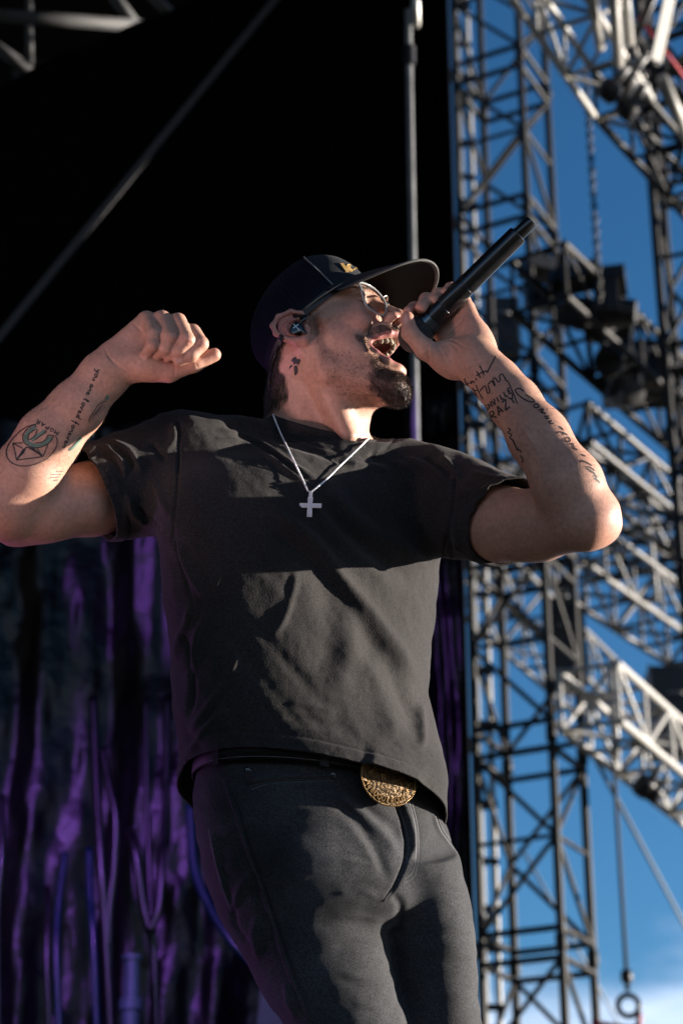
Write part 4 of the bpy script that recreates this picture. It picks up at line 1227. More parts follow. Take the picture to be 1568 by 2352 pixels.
def cloth_material(name, col, rough, weave, sheen, fade=0.25, lint=True):
    m, nt, b = new_mat(name)
    N_ = nt.nodes; L = nt.links
    tc = N_.new('ShaderNodeTexCoord')
    n1 = N_.new('ShaderNodeTexNoise'); n1.inputs['Scale'].default_value = 9; n1.inputs['Detail'].default_value = 6
    n2 = N_.new('ShaderNodeTexNoise'); n2.inputs['Scale'].default_value = weave; n2.inputs['Detail'].default_value = 2
    L.new(tc.outputs['Object'], n1.inputs['Vector']); L.new(tc.outputs['Object'], n2.inputs['Vector'])
    r1 = N_.new('ShaderNodeMapRange'); r1.inputs['From Min'].default_value = .3; r1.inputs['From Max'].default_value = .7
    r1.inputs['To Min'].default_value = 1 - fade; r1.inputs['To Max'].default_value = 1 + fade
    r2 = N_.new('ShaderNodeMapRange'); r2.inputs['From Min'].default_value = .3; r2.inputs['From Max'].default_value = .7
    r2.inputs['To Min'].default_value = .45; r2.inputs['To Max'].default_value = 1.7
    L.new(n1.outputs['Fac'], r1.inputs['Value']); L.new(n2.outputs['Fac'], r2.inputs['Value'])
    mm = N_.new('ShaderNodeMath'); mm.operation = 'MULTIPLY'
    L.new(r1.outputs[0], mm.inputs[0]); L.new(r2.outputs[0], mm.inputs[1])
    sc_ = N_.new('ShaderNodeVectorMath'); sc_.operation = 'SCALE'; sc_.inputs[0].default_value = col
    L.new(mm.outputs[0], sc_.inputs['Scale'])
    L.new(sc_.outputs[0], b.inputs['Base Color'])
    b.inputs['Roughness'].default_value = rough
    b.inputs['Specular IOR Level'].default_value = 0.2
    b.inputs['Sheen Weight'].default_value = sheen
    b.inputs['Sheen Roughness'].default_value = 0.6
    b.inputs['Sheen Tint'].default_value = (0.75, 0.7, 0.72, 1)
    bp = N_.new('ShaderNodeBump'); bp.inputs['Strength'].default_value = 0.5; bp.inputs['Distance'].default_value = 0.0011
    L.new(n2.outputs['Fac'], bp.inputs['Height']); L.new(bp.outputs[0], b.inputs['Normal'])
    return m, nt, b
M_SHIRT, _nt, _b = cloth_material('faded black cotton', (0.0160, 0.0145, 0.0145), 0.9, 420, 0.06)
shirt_o = mesh_obj('t_shirt', to_world(SV), SQ, M_SHIRT, singer)

# ribbed collar band, lying on the neckline
col_ax = nrm(CO_B - CO_A); c1_ = nrm(np.cross(col_ax, [0, 0, 1.0])); c2_ = np.cross(col_ax, c1_)
prof_c = [(.0008, -.0012), (.0016, .0012), (.0004, .0024), (-.010, .0030), (-.021, .0030), (-.0245, .0022), (-.026, -.001)]
NCo = 220
cbV = []
for up_, out_ in prof_c:
    for i in range(NCo):
        a_ = 2 * math.pi * i / NCo
        dr = c1_ * math.cos(a_) + c2_ * math.sin(a_)
        q = CO_A + dr * .0768
        t_ = -((q - NP_co[1]) @ NP_co[0]) / (col_ax @ NP_co[0])
        q = q + col_ax * t_
        flare = np.clip(-up_ / .026, 0, 1) ** 2 * .004
        cbV.append(q + col_ax * up_ + dr * (out_ + flare + .0004 * math.sin(a_ * 110) * (up_ < -.002)))
mesh_obj('collar', to_world(np.array(cbV)), np.array([(k * NCo + i, k * NCo + (i + 1) % NCo, (k + 1) * NCo + (i + 1) % NCo, (k + 1) * NCo + i) for k in range(len(prof_c) - 1) for i in range(NCo)]), M_SHIRT, shirt_o)

# --- jeans
jeans = Field()
loft_op([(1600, 520, 930, .07, .085, 26), (1700, 470, 985, .085, .112, 30), (1800, 452, 1010, .095, .124, 30), (1870, 453, 1019, .104, .126, 30), (1930, 464, 1036, .110, .126, 30),
         (2000, 482, 1058, .118, .122, 28), (2060, 520, 1050, .122, .112, 26), (2110, 600, 1000, .125, .08, 24)], 0.02, jeans)
def down(p, dist, dx=0.0, dz=0.0):
    return np.asarray(p, float) - WUP * dist + np.array([dx, 0, 0]) + dz * nrm(np.cross([1, 0, 0], WUP))
loft_op([(1960, 474, 840, .128, .10, 12), (2040, 486, 866, .140, .108, 12), (2100, 503, 886, .150, .110, 12), (2200, 563, 897, .168, .104, 12), (2290, 606, 913, .184, .098, 12),
         (2352, 655, 925, .196, .090, 12), (2420, 690, 935, .210, .082, 12)], 0.022, jeans)
loft_op([(1960, 800, 1048, .090, .095, 20), (2040, 838, 1072, .092, .095, 20), (2100, 850, 1085, .094, .094, 20), (2200, 862, 1093, .100, .090, 20), (2352, 880, 1097, .114, .084, 20),
         (2420, 885, 1098, .122, .080, 20)], 0.016, jeans)
kneeR = pt(835, 2520, .235); ankR = to_cam(np.array([*to_world(kneeR)[:2], STAGE_Z + 0.13])) + np.array([0.02, 0, 0])
kneeL = pt(985, 2520, .135); ankL = to_cam(np.array([*to_world(kneeL)[:2], STAGE_Z + 0.13])) + np.array([0.02, 0, 0])
jeans.chain([pt(800, 2400, .205), kneeR, ankR], [.080, .068, .056], 0.03, 0.03)
jeans.chain([pt(990, 2400, .12), kneeL, ankL], [.072, .066, .056], 0.03, 0.03)
_lo = np.minimum(np.minimum(ankR, ankL), pt(440, 2400, 0)) - np.array([.10, .12, .45]); _hi = np.maximum(pt(1120, 1590, 0), ankR) + np.array([.06, 0, .12])
_lo[2] = -0.12; _hi[2] = max(ankR[2], ankL[2]) + .1
JV, JQ = polygonize(jeans, _lo, _hi, 0.0028, None, 0.02)
JN = vnormals(JV, JQ)
def cj(*p): return [(376.3 + .48 * x, 1630.7 + .48 * y) for x, y in p]
jfolds = [
    (cj((840, 345), (920, 420), (1010, 500), (1090, 560), (1140, 640)), 12, -.0036), (cj((800, 380), (880, 440), (980, 530), (1070, 620), (1120, 720)), 12, .0034),
    (cj((690, 430), (800, 440), (900, 510), (980, 610), (1040, 730), (1070, 840)), 13, -.0036), (cj((700, 490), (830, 520), (930, 610), (1000, 720), (1030, 800)), 13, .0016),
    (cj((840, 575), (930, 620), (980, 680)), 7, .0006), (cj((730, 740), (860, 720), (1000, 745)), 5, .0020), (cj((760, 690), (880, 690), (1000, 720)), 5, -.0020),
    (cj((850, 850), (950, 830), (1030, 860)), 6, -.0018), (cj((820, 880), (940, 870), (1030, 900)), 6, .0028), (cj((800, 1000), (930, 985), (1050, 1010)), 8, .0028),
    (cj((830, 1250), (950, 1280), (1090, 1290)), 8, .0026), (cj((830, 1290), (950, 1320), (1100, 1340)), 8, -.0022), (cj((900, 1400), (1000, 1420), (1100, 1430)), 9, .0030), (cj((800, 1130), (930, 1120), (1060, 1150)), 8, -.0025),
    (cj((285, 330), (340, 490), (400, 680), (470, 870), (540, 1080), (610, 1280), (700, 1500)), 3.2, .0040), (cj((300, 330), (355, 490), (415, 680), (485, 870), (555, 1080), (625, 1280), (715, 1500)), 3.0, -.0040),
    (cj((385, 290), (410, 345), (520, 325), (680, 320), (800, 315), (845, 270)), 3.5, .0046), (cj((400, 375), (520, 345), (690, 338), (830, 330)), 3.0, -.0034),
    (cj((1095, 410), (1140, 530), (1160, 630), (1150, 730), (1105, 840), (1050, 915)), 3.5, -.0080), (cj((1130, 420), (1175, 540), (1190, 640), (1180, 720)), 7, .0070), (cj((1190, 440), (1215, 560), (1220, 660), (1190, 760)), 5, -.0020),
    (cj((1280, 480), (1310, 570), (1350, 630), (1400, 690)), 3, .0030), (cj((1300, 480), (1330, 560), (1370, 620), (1410, 670)), 2.5, -.0030),
    (cj((230, 570), (250, 700), (290, 850), (340, 980)), 5, .0040), (cj((330, 940), (345, 1040), (400, 1130)), 8, -.0060), (cj((420, 770), (360, 860), (340, 960)), 8, .0040), (cj((450, 980), (430, 1080), (460, 1200)), 8, .0045), (cj((580, 1300), (600, 1400), (640, 1480)), 8, .0040),
    (cj((1180, 1000), (1350, 1010), (1460, 1030)), 10, .0022), (cj((1200, 1180), (1340, 1200), (1480, 1190)), 9, -.0022), (cj((1230, 1360), (1380, 1350), (1490, 1370)), 9, .0022), (cj((1080, 870), (1130, 940), (1120, 1100)), 10, -.0040), (cj((1300, 800), (1400, 850), (1460, 930)), 8, .0020),
]
jfolds = [(l_, w_, a_ * (.5 if abs(a_) <= .003 and w_ >= 5 else 1)) for l_, w_, a_ in jfolds]
JV = emboss(JV, JN, jfolds)
JV = JV + JN * (0.0013 * vnoise(JV * np.array([14, 70, 14]), 43) + 0.0008 * vnoise(JV * np.array([18, 30, 18]), 41) + 0.0007 * vnoise(JV * np.array([50, 80, 50]), 42))[:, None]
M_JEAN, nt, b = cloth_material('washed black denim', (0.024, 0.0245, 0.027), 0.85, 420, 0.03, 0.6)
# denim twill: fine slanted ribs
tcj = nt.nodes.new('ShaderNodeTexCoord')
wv = nt.nodes.new('ShaderNodeTexWave'); wv.inputs['Scale'].default_value = 120; wv.inputs['Distortion'].default_value = 2.5; wv.inputs['Detail'].default_value = 2
mpj = nt.nodes.new('ShaderNodeMapping'); mpj.inputs['Rotation'].default_value = (0, 0.9, 0.25)
nt.links.new(tcj.outputs['Object'], mpj.inputs[0]); nt.links.new(mpj.outputs[0], wv.inputs['Vector'])
bpj = nt.nodes.new('ShaderNodeBump'); bpj.inputs['Strength'].default_value = 0.35; bpj.inputs['Distance'].default_value = 0.0008
nt.links.new(wv.outputs['Fac'], bpj.inputs['Height'])
old = b.inputs['Normal'].links[0].from_node
nt.links.new(old.outputs[0], bpj.inputs['Normal']); nt.links.new(bpj.outputs[0], b.inputs['Normal'])
jeans_o = mesh_obj('jeans', to_world(JV), JQ, M_JEAN, singer)
# ------------------------------------------------------------------ things worn
EYE_CS = np.array([0, 0, D0])
def make_bvh(V, Q, box):
    """ray target made of the faces seen inside a photo rectangle"""
    xy = project(V)
    x0, y0, x1, y1 = box
    m = (xy[:, 0] > x0) & (xy[:, 0] < x1) & (xy[:, 1] > y0) & (xy[:, 1] < y1)
    V2, Q2, _ = compact(V, Q, m[Q].all(1))
    return BVHTree.FromPolygons([Vector(v) for v in V2], [tuple(int(i) for i in q) for q in Q2])
def hit(bvh, x, y, off=0.0005):
    d = nrm(pt(x, y, 0) - EYE_CS)
    loc, n, i, dist = bvh.ray_cast(Vector(EYE_CS), Vector(d))
    if loc is None: return None
    n = np.array(n)
    if n @ d > 0: n = -n
    return np.array(loc) + n * off
def ink_line(sh, bvh, line, w, off=0.0005, smooth=True, step=2.2, taper=True):
    L = spline(line, 5) if (smooth and len(line) > 2) else np.array(line, float)
    seg = np.linalg.norm(np.diff(L, axis=0), axis=1); cum = np.concatenate([[0], np.cumsum(seg)])
    n = max(2, int(cum[-1] / step) + 1)
    T = np.linspace(0, cum[-1], n)
    P = np.stack([np.interp(T, cum, L[:, 0]), np.interp(T, cum, L[:, 1])], -1)
    prev = None
    for i in range(n):
        t = P[min(i + 1, n - 1)] - P[max(i - 1, 0)]
        t = t / (np.linalg.norm(t) + 1e-9); nn = np.array([-t[1], t[0]])
        ww = w * (0.55 if taper and (i == 0 or i == n - 1) else 1.0) * 0.5
        a = hit(bvh, *(P[i] + nn * ww), off); b = hit(bvh, *(P[i] - nn * ww), off)
        if a is None or b is None: prev = None; continue
        if prev is not None and np.linalg.norm(a - prev[0]) < 0.012:
            sh.add([prev[0], prev[1], b, a], [(0, 1, 2, 3)])
        prev = (a, b)
def ink_fill(sh, bvh, poly, off=0.0006):
    from mathutils.geometry import tessellate_polygon
    L = []
    for i in range(len(poly)):
        a = np.array(poly[i], float); b = np.array(poly[(i + 1) % len(poly)], float)
        m = max(1, int(np.linalg.norm(b - a) / 3))
        for k in range(m): L.append(a + (b - a) * k / m)
    H3 = [hit(bvh, *q, off) for q in L]
    zs_ = [h_[2] for h_ in H3 if h_ is not None]
    zm_ = float(np.median(zs_)) if zs_ else 0.0
    keep = [i for i in range(len(L)) if H3[i] is not None and abs(H3[i][2] - zm_) < 0.012]
    if len(keep) < 3: return
    tri = tessellate_polygon([[Vector((*L[i], 0)) for i in keep]])
    sh.add([H3[i] for i in keep], [tuple(t) for t in tri])
def to_w(sh): sh.V = [tuple(v) for v in to_world(np.array(sh.V))]; return sh

CAPS = {'S': [[(.9, .9), (.5, 1), (.1, .85), (.2, .6), (.8, .4), (.9, .15), (.5, 0), (.1, .1)]], 'H': [[(.1, 0), (.1, 1)], [(.9, 0), (.9, 1)], [(.1, .5), (.9, .5)]],
        'V': [[(.05, 1), (.5, 0)], [(.5, 0), (.95, 1)]], 'I': [[(.5, 0), (.5, 1)]], 'L': [[(.2, 1), (.2, 0)], [(.2, 0), (.85, 0)]], 'E': [[(.2, 0), (.2, 1)], [(.2, 1), (.9, 1)], [(.2, .5), (.8, .5)], [(.2, 0), (.9, 0)]],
        'R': [[(.15, 0), (.15, 1)], [(.15, 1), (.75, .95), (.8, .6), (.15, .5)], [(.4, .5), (.9, 0)]], 'A': [[(.05, 0), (.5, 1)], [(.5, 1), (.95, 0)], [(.25, .35), (.75, .35)]],
        'Z': [[(.1, 1), (.9, 1)], [(.9, 1), (.1, 0)], [(.1, 0), (.95, 0)]], 'Y': [[(.05, 1), (.5, .5)], [(.95, 1), (.5, .5)], [(.5, .5), (.5, 0)]],
        'M': [[(.05, 0), (.1, 1)], [(.1, 1), (.5, .4)], [(.5, .4), (.9, 1)], [(.9, 1), (.95, 0)]], 'O': [[(.5, 1), (.05, .5), (.5, 0), (.95, .5), (.5, 1)]], 'P': [[(.15, 0), (.15, 1)], [(.15, 1), (.8, .95), (.85, .6), (.15, .5)]],
        'N': [[(.1, 0), (.1, 1)], [(.1, 1), (.9, 0)], [(.9, 0), (.9, 1)]]}
CURS = {'y': [[(0, 1), (.2, .3), (.5, .2), (.8, 1)], [(.8, 1), (.7, 0), (.4, -.8), (.1, -.6)]], 'o': [[(.6, 1), (.1, .7), (.2, .1), (.6, .1), (.8, .6), (.6, 1), (1, .9)]], 'u': [[(0, .9), (.1, .2), (.5, .1), (.8, .9)], [(.8, .9), (.8, .2), (1.1, .2)]],
        'a': [[(.8, .9), (.3, 1), (.1, .4), (.4, .1), (.8, .8)], [(.8, .9), (.8, .2), (1.1, .2)]], 'r': [[(0, .2), (.25, 1), (.4, .8), (.8, .85), (.75, .2), (1, .2)]], 'e': [[(.1, .5), (.7, .7), (.5, 1), (.15, .7), (.3, .1), (1, .3)]],
        'l': [[(0, .2), (.5, 1.5), (.45, 2), (.2, 1.6), (.2, .2), (.6, .15)]], 'v': [[(0, 1), (.3, .1), (.7, 1), (1, .9)]], 'd': [[(.8, .9), (.3, 1), (.1, .4), (.4, .1), (.8, .8)], [(1, 2), (.8, .3), (1.1, .2)]],
        'f': [[(.8, 1.8), (.5, 2), (.4, 1), (.3, -.7), (.1, -.6)], [(0, .8), (.8, .9)]]}
def write(sh, bvh, text, org, along, up, adv, font, w, smooth=True):
    o = np.array(org, float); al = np.array(along, float); u = np.array(up, float)
    for ch in text:
        if ch == ' ': o = o + al * adv * 0.7; continue
        for st in font[ch]:
            ink_line(sh, bvh, [tuple(o + al * x + u * y) for x, y in st], w, smooth=smooth, taper=False)
        o = o + al * adv

M_INK = simple_mat('tattoo ink', (0.016, 0.018, 0.021), 0.6, 0, 0.25, 300)
M_INK.node_tree.nodes['Principled BSDF'].inputs['Alpha'].default_value = 0.86
M_INKG = simple_mat('faded green ink', (0.10, 0.16, 0.12), 0.6, 0, 0.2, 200)
M_INKP = simple_mat('faded rose ink', (0.30, 0.15, 0.11), 0.6, 0, 0.3, 250)
def tattoo(shape, mat, label):
    o = to_w(shape).build('tattoo', mat, singer); o['label'] = label
    return o
def t4(*p): return [(1028.6 + .24 * x, 784 + .24 * y) for x, y in p]
def t5(*p): return [(.184 * x, 815.4 + .184 * y) for x, y in p]
def t6(*p): return [(602.1 + .12 * x, 658.6 + .12 * y) for x, y in p]
def t6n(*p): return [(598.1 + .12 * x, 678.6 + .12 * y) for x, y in p]
bR = make_bvh(BV, BQ, (1020, 780, 1430, 1250))
sh = Shape()
W = 3.1
for st in ([(140, 442), (175, 425), (200, 465), (190, 430), (160, 372), (165, 350)], [(165, 425), (205, 395)], [(235, 378), (215, 390), (222, 406), (240, 380), (258, 402)], [(262, 348), (276, 378)], [(270, 282), (312, 352)], [(268, 332), (332, 292)],
           [(300, 230), (348, 322)], [(335, 300), (355, 282), (370, 298), (388, 285)], [(370, 300), (392, 262), (422, 205), (456, 140)],
           [(235, 442), (262, 492), (292, 562), (322, 610)], [(266, 415), (292, 482), (332, 552)], [(242, 468), (290, 470)], [(300, 480), (345, 430), (362, 440), (377, 500)], [(377, 500), (402, 492)], [(402, 492), (380, 412)], [(380, 412), (420, 376)], [(420, 376), (442, 428)],
           [(442, 428), (452, 424), (428, 366)], [(428, 366), (446, 346)], [(446, 346), (482, 396)], [(482, 396), (502, 372)], [(502, 372), (488, 330)], [(488, 330), (516, 310)], [(516, 310), (542, 352), (552, 376)], [(552, 376), (576, 390)], [(576, 390), (606, 462), (636, 532), (662, 602)]):
    ink_line(sh, bR, t4(*st), W, smooth=len(st) > 3)
def w4(text, o, al, up, adv, w): write(sh, bR, text, t4(o)[0], np.array(al) * .24, np.array(up) * .24, adv, CAPS, w, False)
w4('SHVILLE', (362, 672), (30, -22), (-22, -46), 1.22, 3.4)
w4('RAZY', (425, 765), (48, -40), (-38, -74), 1.26, 3.7)
tattoo(sh, M_INK, 'black lettering and skyline tattoo on the inner wrist of the microphone arm')
sh = Shape()
for st in ([(725, 482), (682, 452), (640, 470), (680, 522), (760, 572), (824, 582), (800, 545), (738, 510)], [(815, 612), (858, 600), (862, 634), (825, 634), (815, 612)], [(862, 662), (910, 650), (895, 672), (880, 682)], [(880, 682), (935, 690)], [(915, 722), (962, 716), (930, 742), (975, 738)], [(950, 770), (990, 758), (965, 786), (1012, 786)],
           [(1030, 888), (1042, 870), (1090, 872), (1140, 898)], [(1056, 812), (1080, 830), (1102, 852)], [(1090, 872), (1100, 900)], [(1110, 932), (1150, 922), (1165, 958), (1125, 956), (1110, 932)], [(1155, 985), (1192, 982), (1200, 1015), (1236, 1045)], [(1270, 1082), (1312, 1102)],
           [(1262, 1166), (1258, 1150), (1280, 1145), (1330, 1165), (1372, 1192)], [(1310, 1202), (1350, 1205), (1402, 1240)], [(1320, 1215), (1360, 1240), (1400, 1268)], [(1350, 1240), (1385, 1255), (1412, 1290)], [(1380, 1292), (1420, 1290), (1412, 1318), (1452, 1356)], [(1390, 1310), (1440, 1335)]):
    ink_line(sh, bR, t4(*st), 3.3, smooth=len(st) > 2)
tattoo(sh, M_INK, 'flowing script tattoo down the outer edge of the microphone forearm')
sh = Shape()
for st in ([(570, 830), (600, 848), (572, 872), (612, 896), (590, 920), (628, 956), (648, 1010), (690, 1046), (704, 1062)], [(690, 1088), (716, 1130), (700, 1162)], [(610, 930), (640, 990), (670, 1050)]):
    ink_line(sh, bR, t4(*st), 2.8)
tattoo(sh, M_INK, 'dark script tattoo on the inside of the microphone forearm')
bL = make_bvh(BV, BQ, (-40, 800, 320, 1180))
sh = Shape(); W = 2.3
for st in ([(455, 865), (330, 905), (200, 1010), (110, 1130), (85, 1240), (130, 1330), (230, 1380), (340, 1385), (480, 1350), (600, 1280), (690, 1170), (715, 1080), (700, 1020), (685, 1005)],
           [(165, 1105), (190, 1200)], [(190, 1200), (210, 1315)], [(210, 1315), (535, 1270)], [(535, 1270), (600, 1120)], [(210, 1315), (330, 1150)], [(210, 1315), (290, 1190)], [(165, 1105), (290, 1100)], [(165, 1105), (290, 1170)], [(530, 1270), (415, 1160)], [(530, 1270), (460, 1155)], [(330, 1150), (430, 1180)],
           [(440, 868), (350, 920), (292, 1010), (308, 1095), (380, 1145), (470, 1158), (570, 1128), (640, 1065), (672, 1005)], [(450, 930), (372, 985), (360, 1060), (440, 1010), (470, 930)], [(445, 1095), (520, 1090), (575, 1050), (600, 1000)], [(440, 870), (455, 905)], [(672, 1005), (600, 1000)], [(560, 940), (580, 960), (440, 1060)],
           ):
    ink_line(sh, bL, t5(*st), W, smooth=len(st) > 3, off=0.0009)
write(sh, bL, 'MOPAR', t5((742, 962))[0], np.array((-46, -27)) * .184, np.array((-24, 40)) * .184, 1.22, CAPS, 2.1, False)
ink_fill(sh, bL, t5((290, 1175), (335, 1150), (300, 1230), (215, 1310)), 0.0007); ink_fill(sh, bL, t5((335, 1150), (420, 1160), (525, 1265), (400, 1190)), 0.0007)
tattoo(sh, M_INK, 'black star and ring tattoo with block letters near the elbow of the raised arm')
for st in ([(700, 1455), (790, 1450)], [(640, 1493), (765, 1487)], [(625, 1530), (745, 1520)], [(665, 1570), (730, 1555)]):
    sh = Shape(); ink_line(sh, bL, t5(*st), 1.9, smooth=False, off=0.0009)
    if sh.V: tattoo(sh, M_INK, 'short black bar tattooed in the crook of the raised arm')
sh = Shape()
write(sh, bL, 'you are loved forever', t5((1215, 178))[0], np.array((-19, 42)) * .184, np.array((34, 14)) * .184, 1.16, CURS, 2.7)
tattoo(sh, M_INK, 'black script tattoo running down the raised forearm')
sh = Shape()
ink_line(sh, bL, t5((450, 900), (380, 945), (330, 1010), (340, 1080), (410, 1122), (490, 1130), (570, 1098), (640, 1025)), 8.5, off=0.0005, taper=False)
ink_line(sh, bL, t5((560, 950), (480, 1005), (400, 1070)), 8, off=0.0005, taper=False, smooth=False)
tattoo(sh, M_INKG, 'faded green horseshoe of the forearm tattoo')
for ln, w, lb in ((((862, 1188), (930, 1135), (985, 1070), (1015, 1030)), 7, 'faded green leaf tattoo near the sleeve'), (((1330, 560), (1338, 530), (1345, 500)), 8, 'small faded green leaf tattoo near the wrist')):
    sh = Shape(); ink_line(sh, bL, t5(*ln), w, off=0.0006); tattoo(sh, M_INKG, lb)
sh = Shape()
ink_line(sh, bL, t5((1135, 820), (1180, 750), (1250, 680), (1310, 620)), 12, off=0.0006)
tattoo(sh, M_INKP, 'faded rose flower of the forearm tattoo')
for st in ([(1125, 850), (1110, 810), (1150, 730), (1240, 610), (1330, 570)], [(1160, 760), (1200, 720), (1260, 640)], [(862, 1192), (925, 1120), (1010, 1025)]):
    sh = Shape(); ink_line(sh, bL, t5(*st), 1.8, off=0.0011)
    if sh.V: tattoo(sh, M_INK, 'thin black outline of the flower tattoo')
bN = make_bvh(BV, BQ, (600, 640, 960, 980))
sh = Shape()
for poly in ([(640, 1185), (680, 1170), (695, 1215), (745, 1212), (772, 1240), (762, 1275), (730, 1330), (690, 1302), (642, 1328), (625, 1268), (590, 1262), (602, 1222)], [(640, 1352), (695, 1330), (722, 1400), (714, 1480), (672, 1532), (655, 1520), (645, 1420)], [(550, 1410), (562, 1358), (602, 1318), (622, 1342), (590, 1382)]):
    ink_fill(sh, bN, t6n(*poly), 0.0008)
tattoo(sh, M_INK, 'solid dark cross tattoo on the neck under the ear')

M_NAIL = simple_mat('fingernail', (0.46, 0.27, 0.22), 0.22, 0, 0.05, 100)
bM = make_bvh(BV, BQ, (900, 660, 1120, 900)); bF2 = make_bvh(BV, BQ, (300, 700, 520, 890))
for b_, poly in ((bM, c3((152, 440), (172, 415), (200, 420), (212, 480), (208, 545), (188, 590), (162, 572), (150, 510))), (bM, c3((188, 335), (225, 308), (245, 335), (212, 368))), (bM, c3((366, 215), (408, 205), (408, 245), (372, 262))), (bF2, c2((925, 385), (965, 385), (960, 408), (928, 408))), (bF2, c2((1148, 415), (1190, 408), (1196, 440), (1155, 442)))):
    sh = Shape(); ink_fill(sh, b_, poly, 0.0005)
    if sh.V: to_w(sh).build('fingernail', M_NAIL, singer)
# --- cap
capE = empty('cap', tuple(to_world(H(-5, 31, 0)))); COL.objects.unlink(capE); link(capE, singer)
CT = math.atan(0.42)
def Cp(cf, cu, s):
    return H(-5 + cf * math.cos(CT) - cu * math.sin(CT), 31 + cf * math.sin(CT) + cu * math.cos(CT), s)
LV = spline([(-6, 103, -98, 79.5), (0, 104, -98.5, 80), (20, 108, -99, 80.5), (40, 108, -97, 79.5), (60, 103, -87, 74), (80, 91, -67, 62), (95, 76, -42, 47), (104, 56, -16, 30), (108.5, 34, 6, 12), (109.5, 21, 19, .5)], 9)
NA = 960
def crown(front):
    V = np.zeros((len(LV), NA, 3))
    al = np.linspace(0, 2 * math.pi, NA, endpoint=False)
    for i, (h, fr, bk, sd) in enumerate(LV):
        mid = (fr + bk) / 2; rf = (fr - bk) / 2
        e = 2 / 2.25
        ca = np.sign(np.cos(al)) * np.abs(np.cos(al)) ** e; sa = np.sign(np.sin(al)) * np.abs(np.sin(al)) ** e
        f = mid + rf * ca; s = sd * sa; hh = np.full(NA, h)
        out = 1.0 + 0 * al
        rib = (f < 60)
        dsp = np.where(rib, 0.75 * np.sin(al * 118), 0) * np.clip((100 - h) / 30, 0, 1) * np.clip((h - 1) / 6, 0, 1)
        dsp = dsp + 1.2 * np.exp(-((f - 62.5) / 1.6) ** 2) - 0.9 * np.exp(-((f - 59.5) / 1.2) ** 2)
        dsp = dsp - 0.8 * np.exp(-(s / 1.2) ** 2) * (f > 60) * 0.3
        dsp = dsp + 1.0 * np.sin(f * .07 + h * .05) * np.sin(s * .06 + 1)
        rr = np.sqrt((f - mid) ** 2 + s ** 2) + 1e-6
        f = f + dsp * (f - mid) / rr; s = s + dsp * s / rr
        V[i] = np.array([Cp(a_, b_, c_) for a_, b_, c_ in zip(f, hh, s)])
        if i == 0: pass
    fgrid = np.array([[(LV[i][1] + LV[i][2]) / 2 + (LV[i][1] - LV[i][2]) / 2 * (np.sign(math.cos(a_)) * abs(math.cos(a_)) ** (2 / 2.25)) for a_ in al] for i in range(len(LV))])
    return V, fgrid
CV, CF = crown(True)
ii, jj = np.meshgrid(np.arange(len(LV) - 1), np.arange(NA), indexing='ij')
q_all = np.stack([ii * NA + jj, ii * NA + (jj + 1) % NA, (ii + 1) * NA + (jj + 1) % NA, (ii + 1) * NA + jj], -1).reshape(-1, 4)
fr_q = CF.reshape(-1)[q_all].mean(1) > 61
CVf = CV.reshape(-1, 3)
M_CAPF, _, _ = cloth_material('charcoal cap twill', (0.0085, 0.0105, 0.0135), 0.9, 1300, 0.04, 0.3)
M_CAPM = simple_mat('navy-black cap mesh', (0.008, 0.008, 0.015), 0.75, 0, 0.3, 400, 0.4, 900, spec=0.12)
M_CAPU = simple_mat('dark brown brim underside', (0.0065, 0.0055, 0.005), 0.85, 0, 0.2, 200, 0.2, 800, spec=0.1)
M_CAPE = simple_mat('grey brim edge', (0.060, 0.060, 0.058), 0.8, 0, 0.3, 500)
M_GOLD = simple_mat('gold raised print', (0.42, 0.26, 0.09), 0.5, 0.1, 0.15, 300)
M_PIPE = simple_mat('grey piping thread', (0.20, 0.20, 0.20), 0.8, 0, 0.4, 900)
Vf, Qf, _ = compact(CVf, q_all, fr_q); mesh_obj('front_panel', to_world(Vf), Qf, M_CAPF, capE)
Vm, Qm, _ = compact(CVf, q_all, ~fr_q); mesh_obj('mesh_panel', to_world(Vm), Qm, M_CAPM, capE)
# piping on the seam
al = np.linspace(0, 2 * math.pi, NA, endpoint=False)
for sg in (1, -1):
    seam = []
    for i in range(1, len(LV) - 8):
        row = CF[i]; js = np.where((row > 62) & (np.sin(al) * sg > 0))[0]
        if len(js) == 0: break
        j = js[np.argmin(row[js])]
        c = CV[i, j]; n = nrm(c - Cp(10, 30, 0))
        seam.append(c + n * 0.0008)
    if len(seam) > 3:
        Shape().tube(to_world(np.array(seam)), 0.0010, 6).build('piping', M_PIPE, capE)
# band inside the rim
bnd = Shape()
ring = [CV[0, j] for j in range(0, NA, 8)]
ctr = np.mean(ring, 0)
inn = [ctr + (c - ctr) * 0.955 - nrm(Cp(0, 1, 0) - Cp(0, 0, 0)) * 0.010 * (1 + 0.4 * (nrm(c - ctr) @ nrm(Cp(1, 0, 0) - Cp(0, 0, 0)))) for c in ring]
n_ = len(ring); bnd.add(ring + inn, [(i, (i + 1) % n_, n_ + (i + 1) % n_, n_ + i) for i in range(n_)])
to_w(bnd).build('sweatband', M_BLACKM, capE)
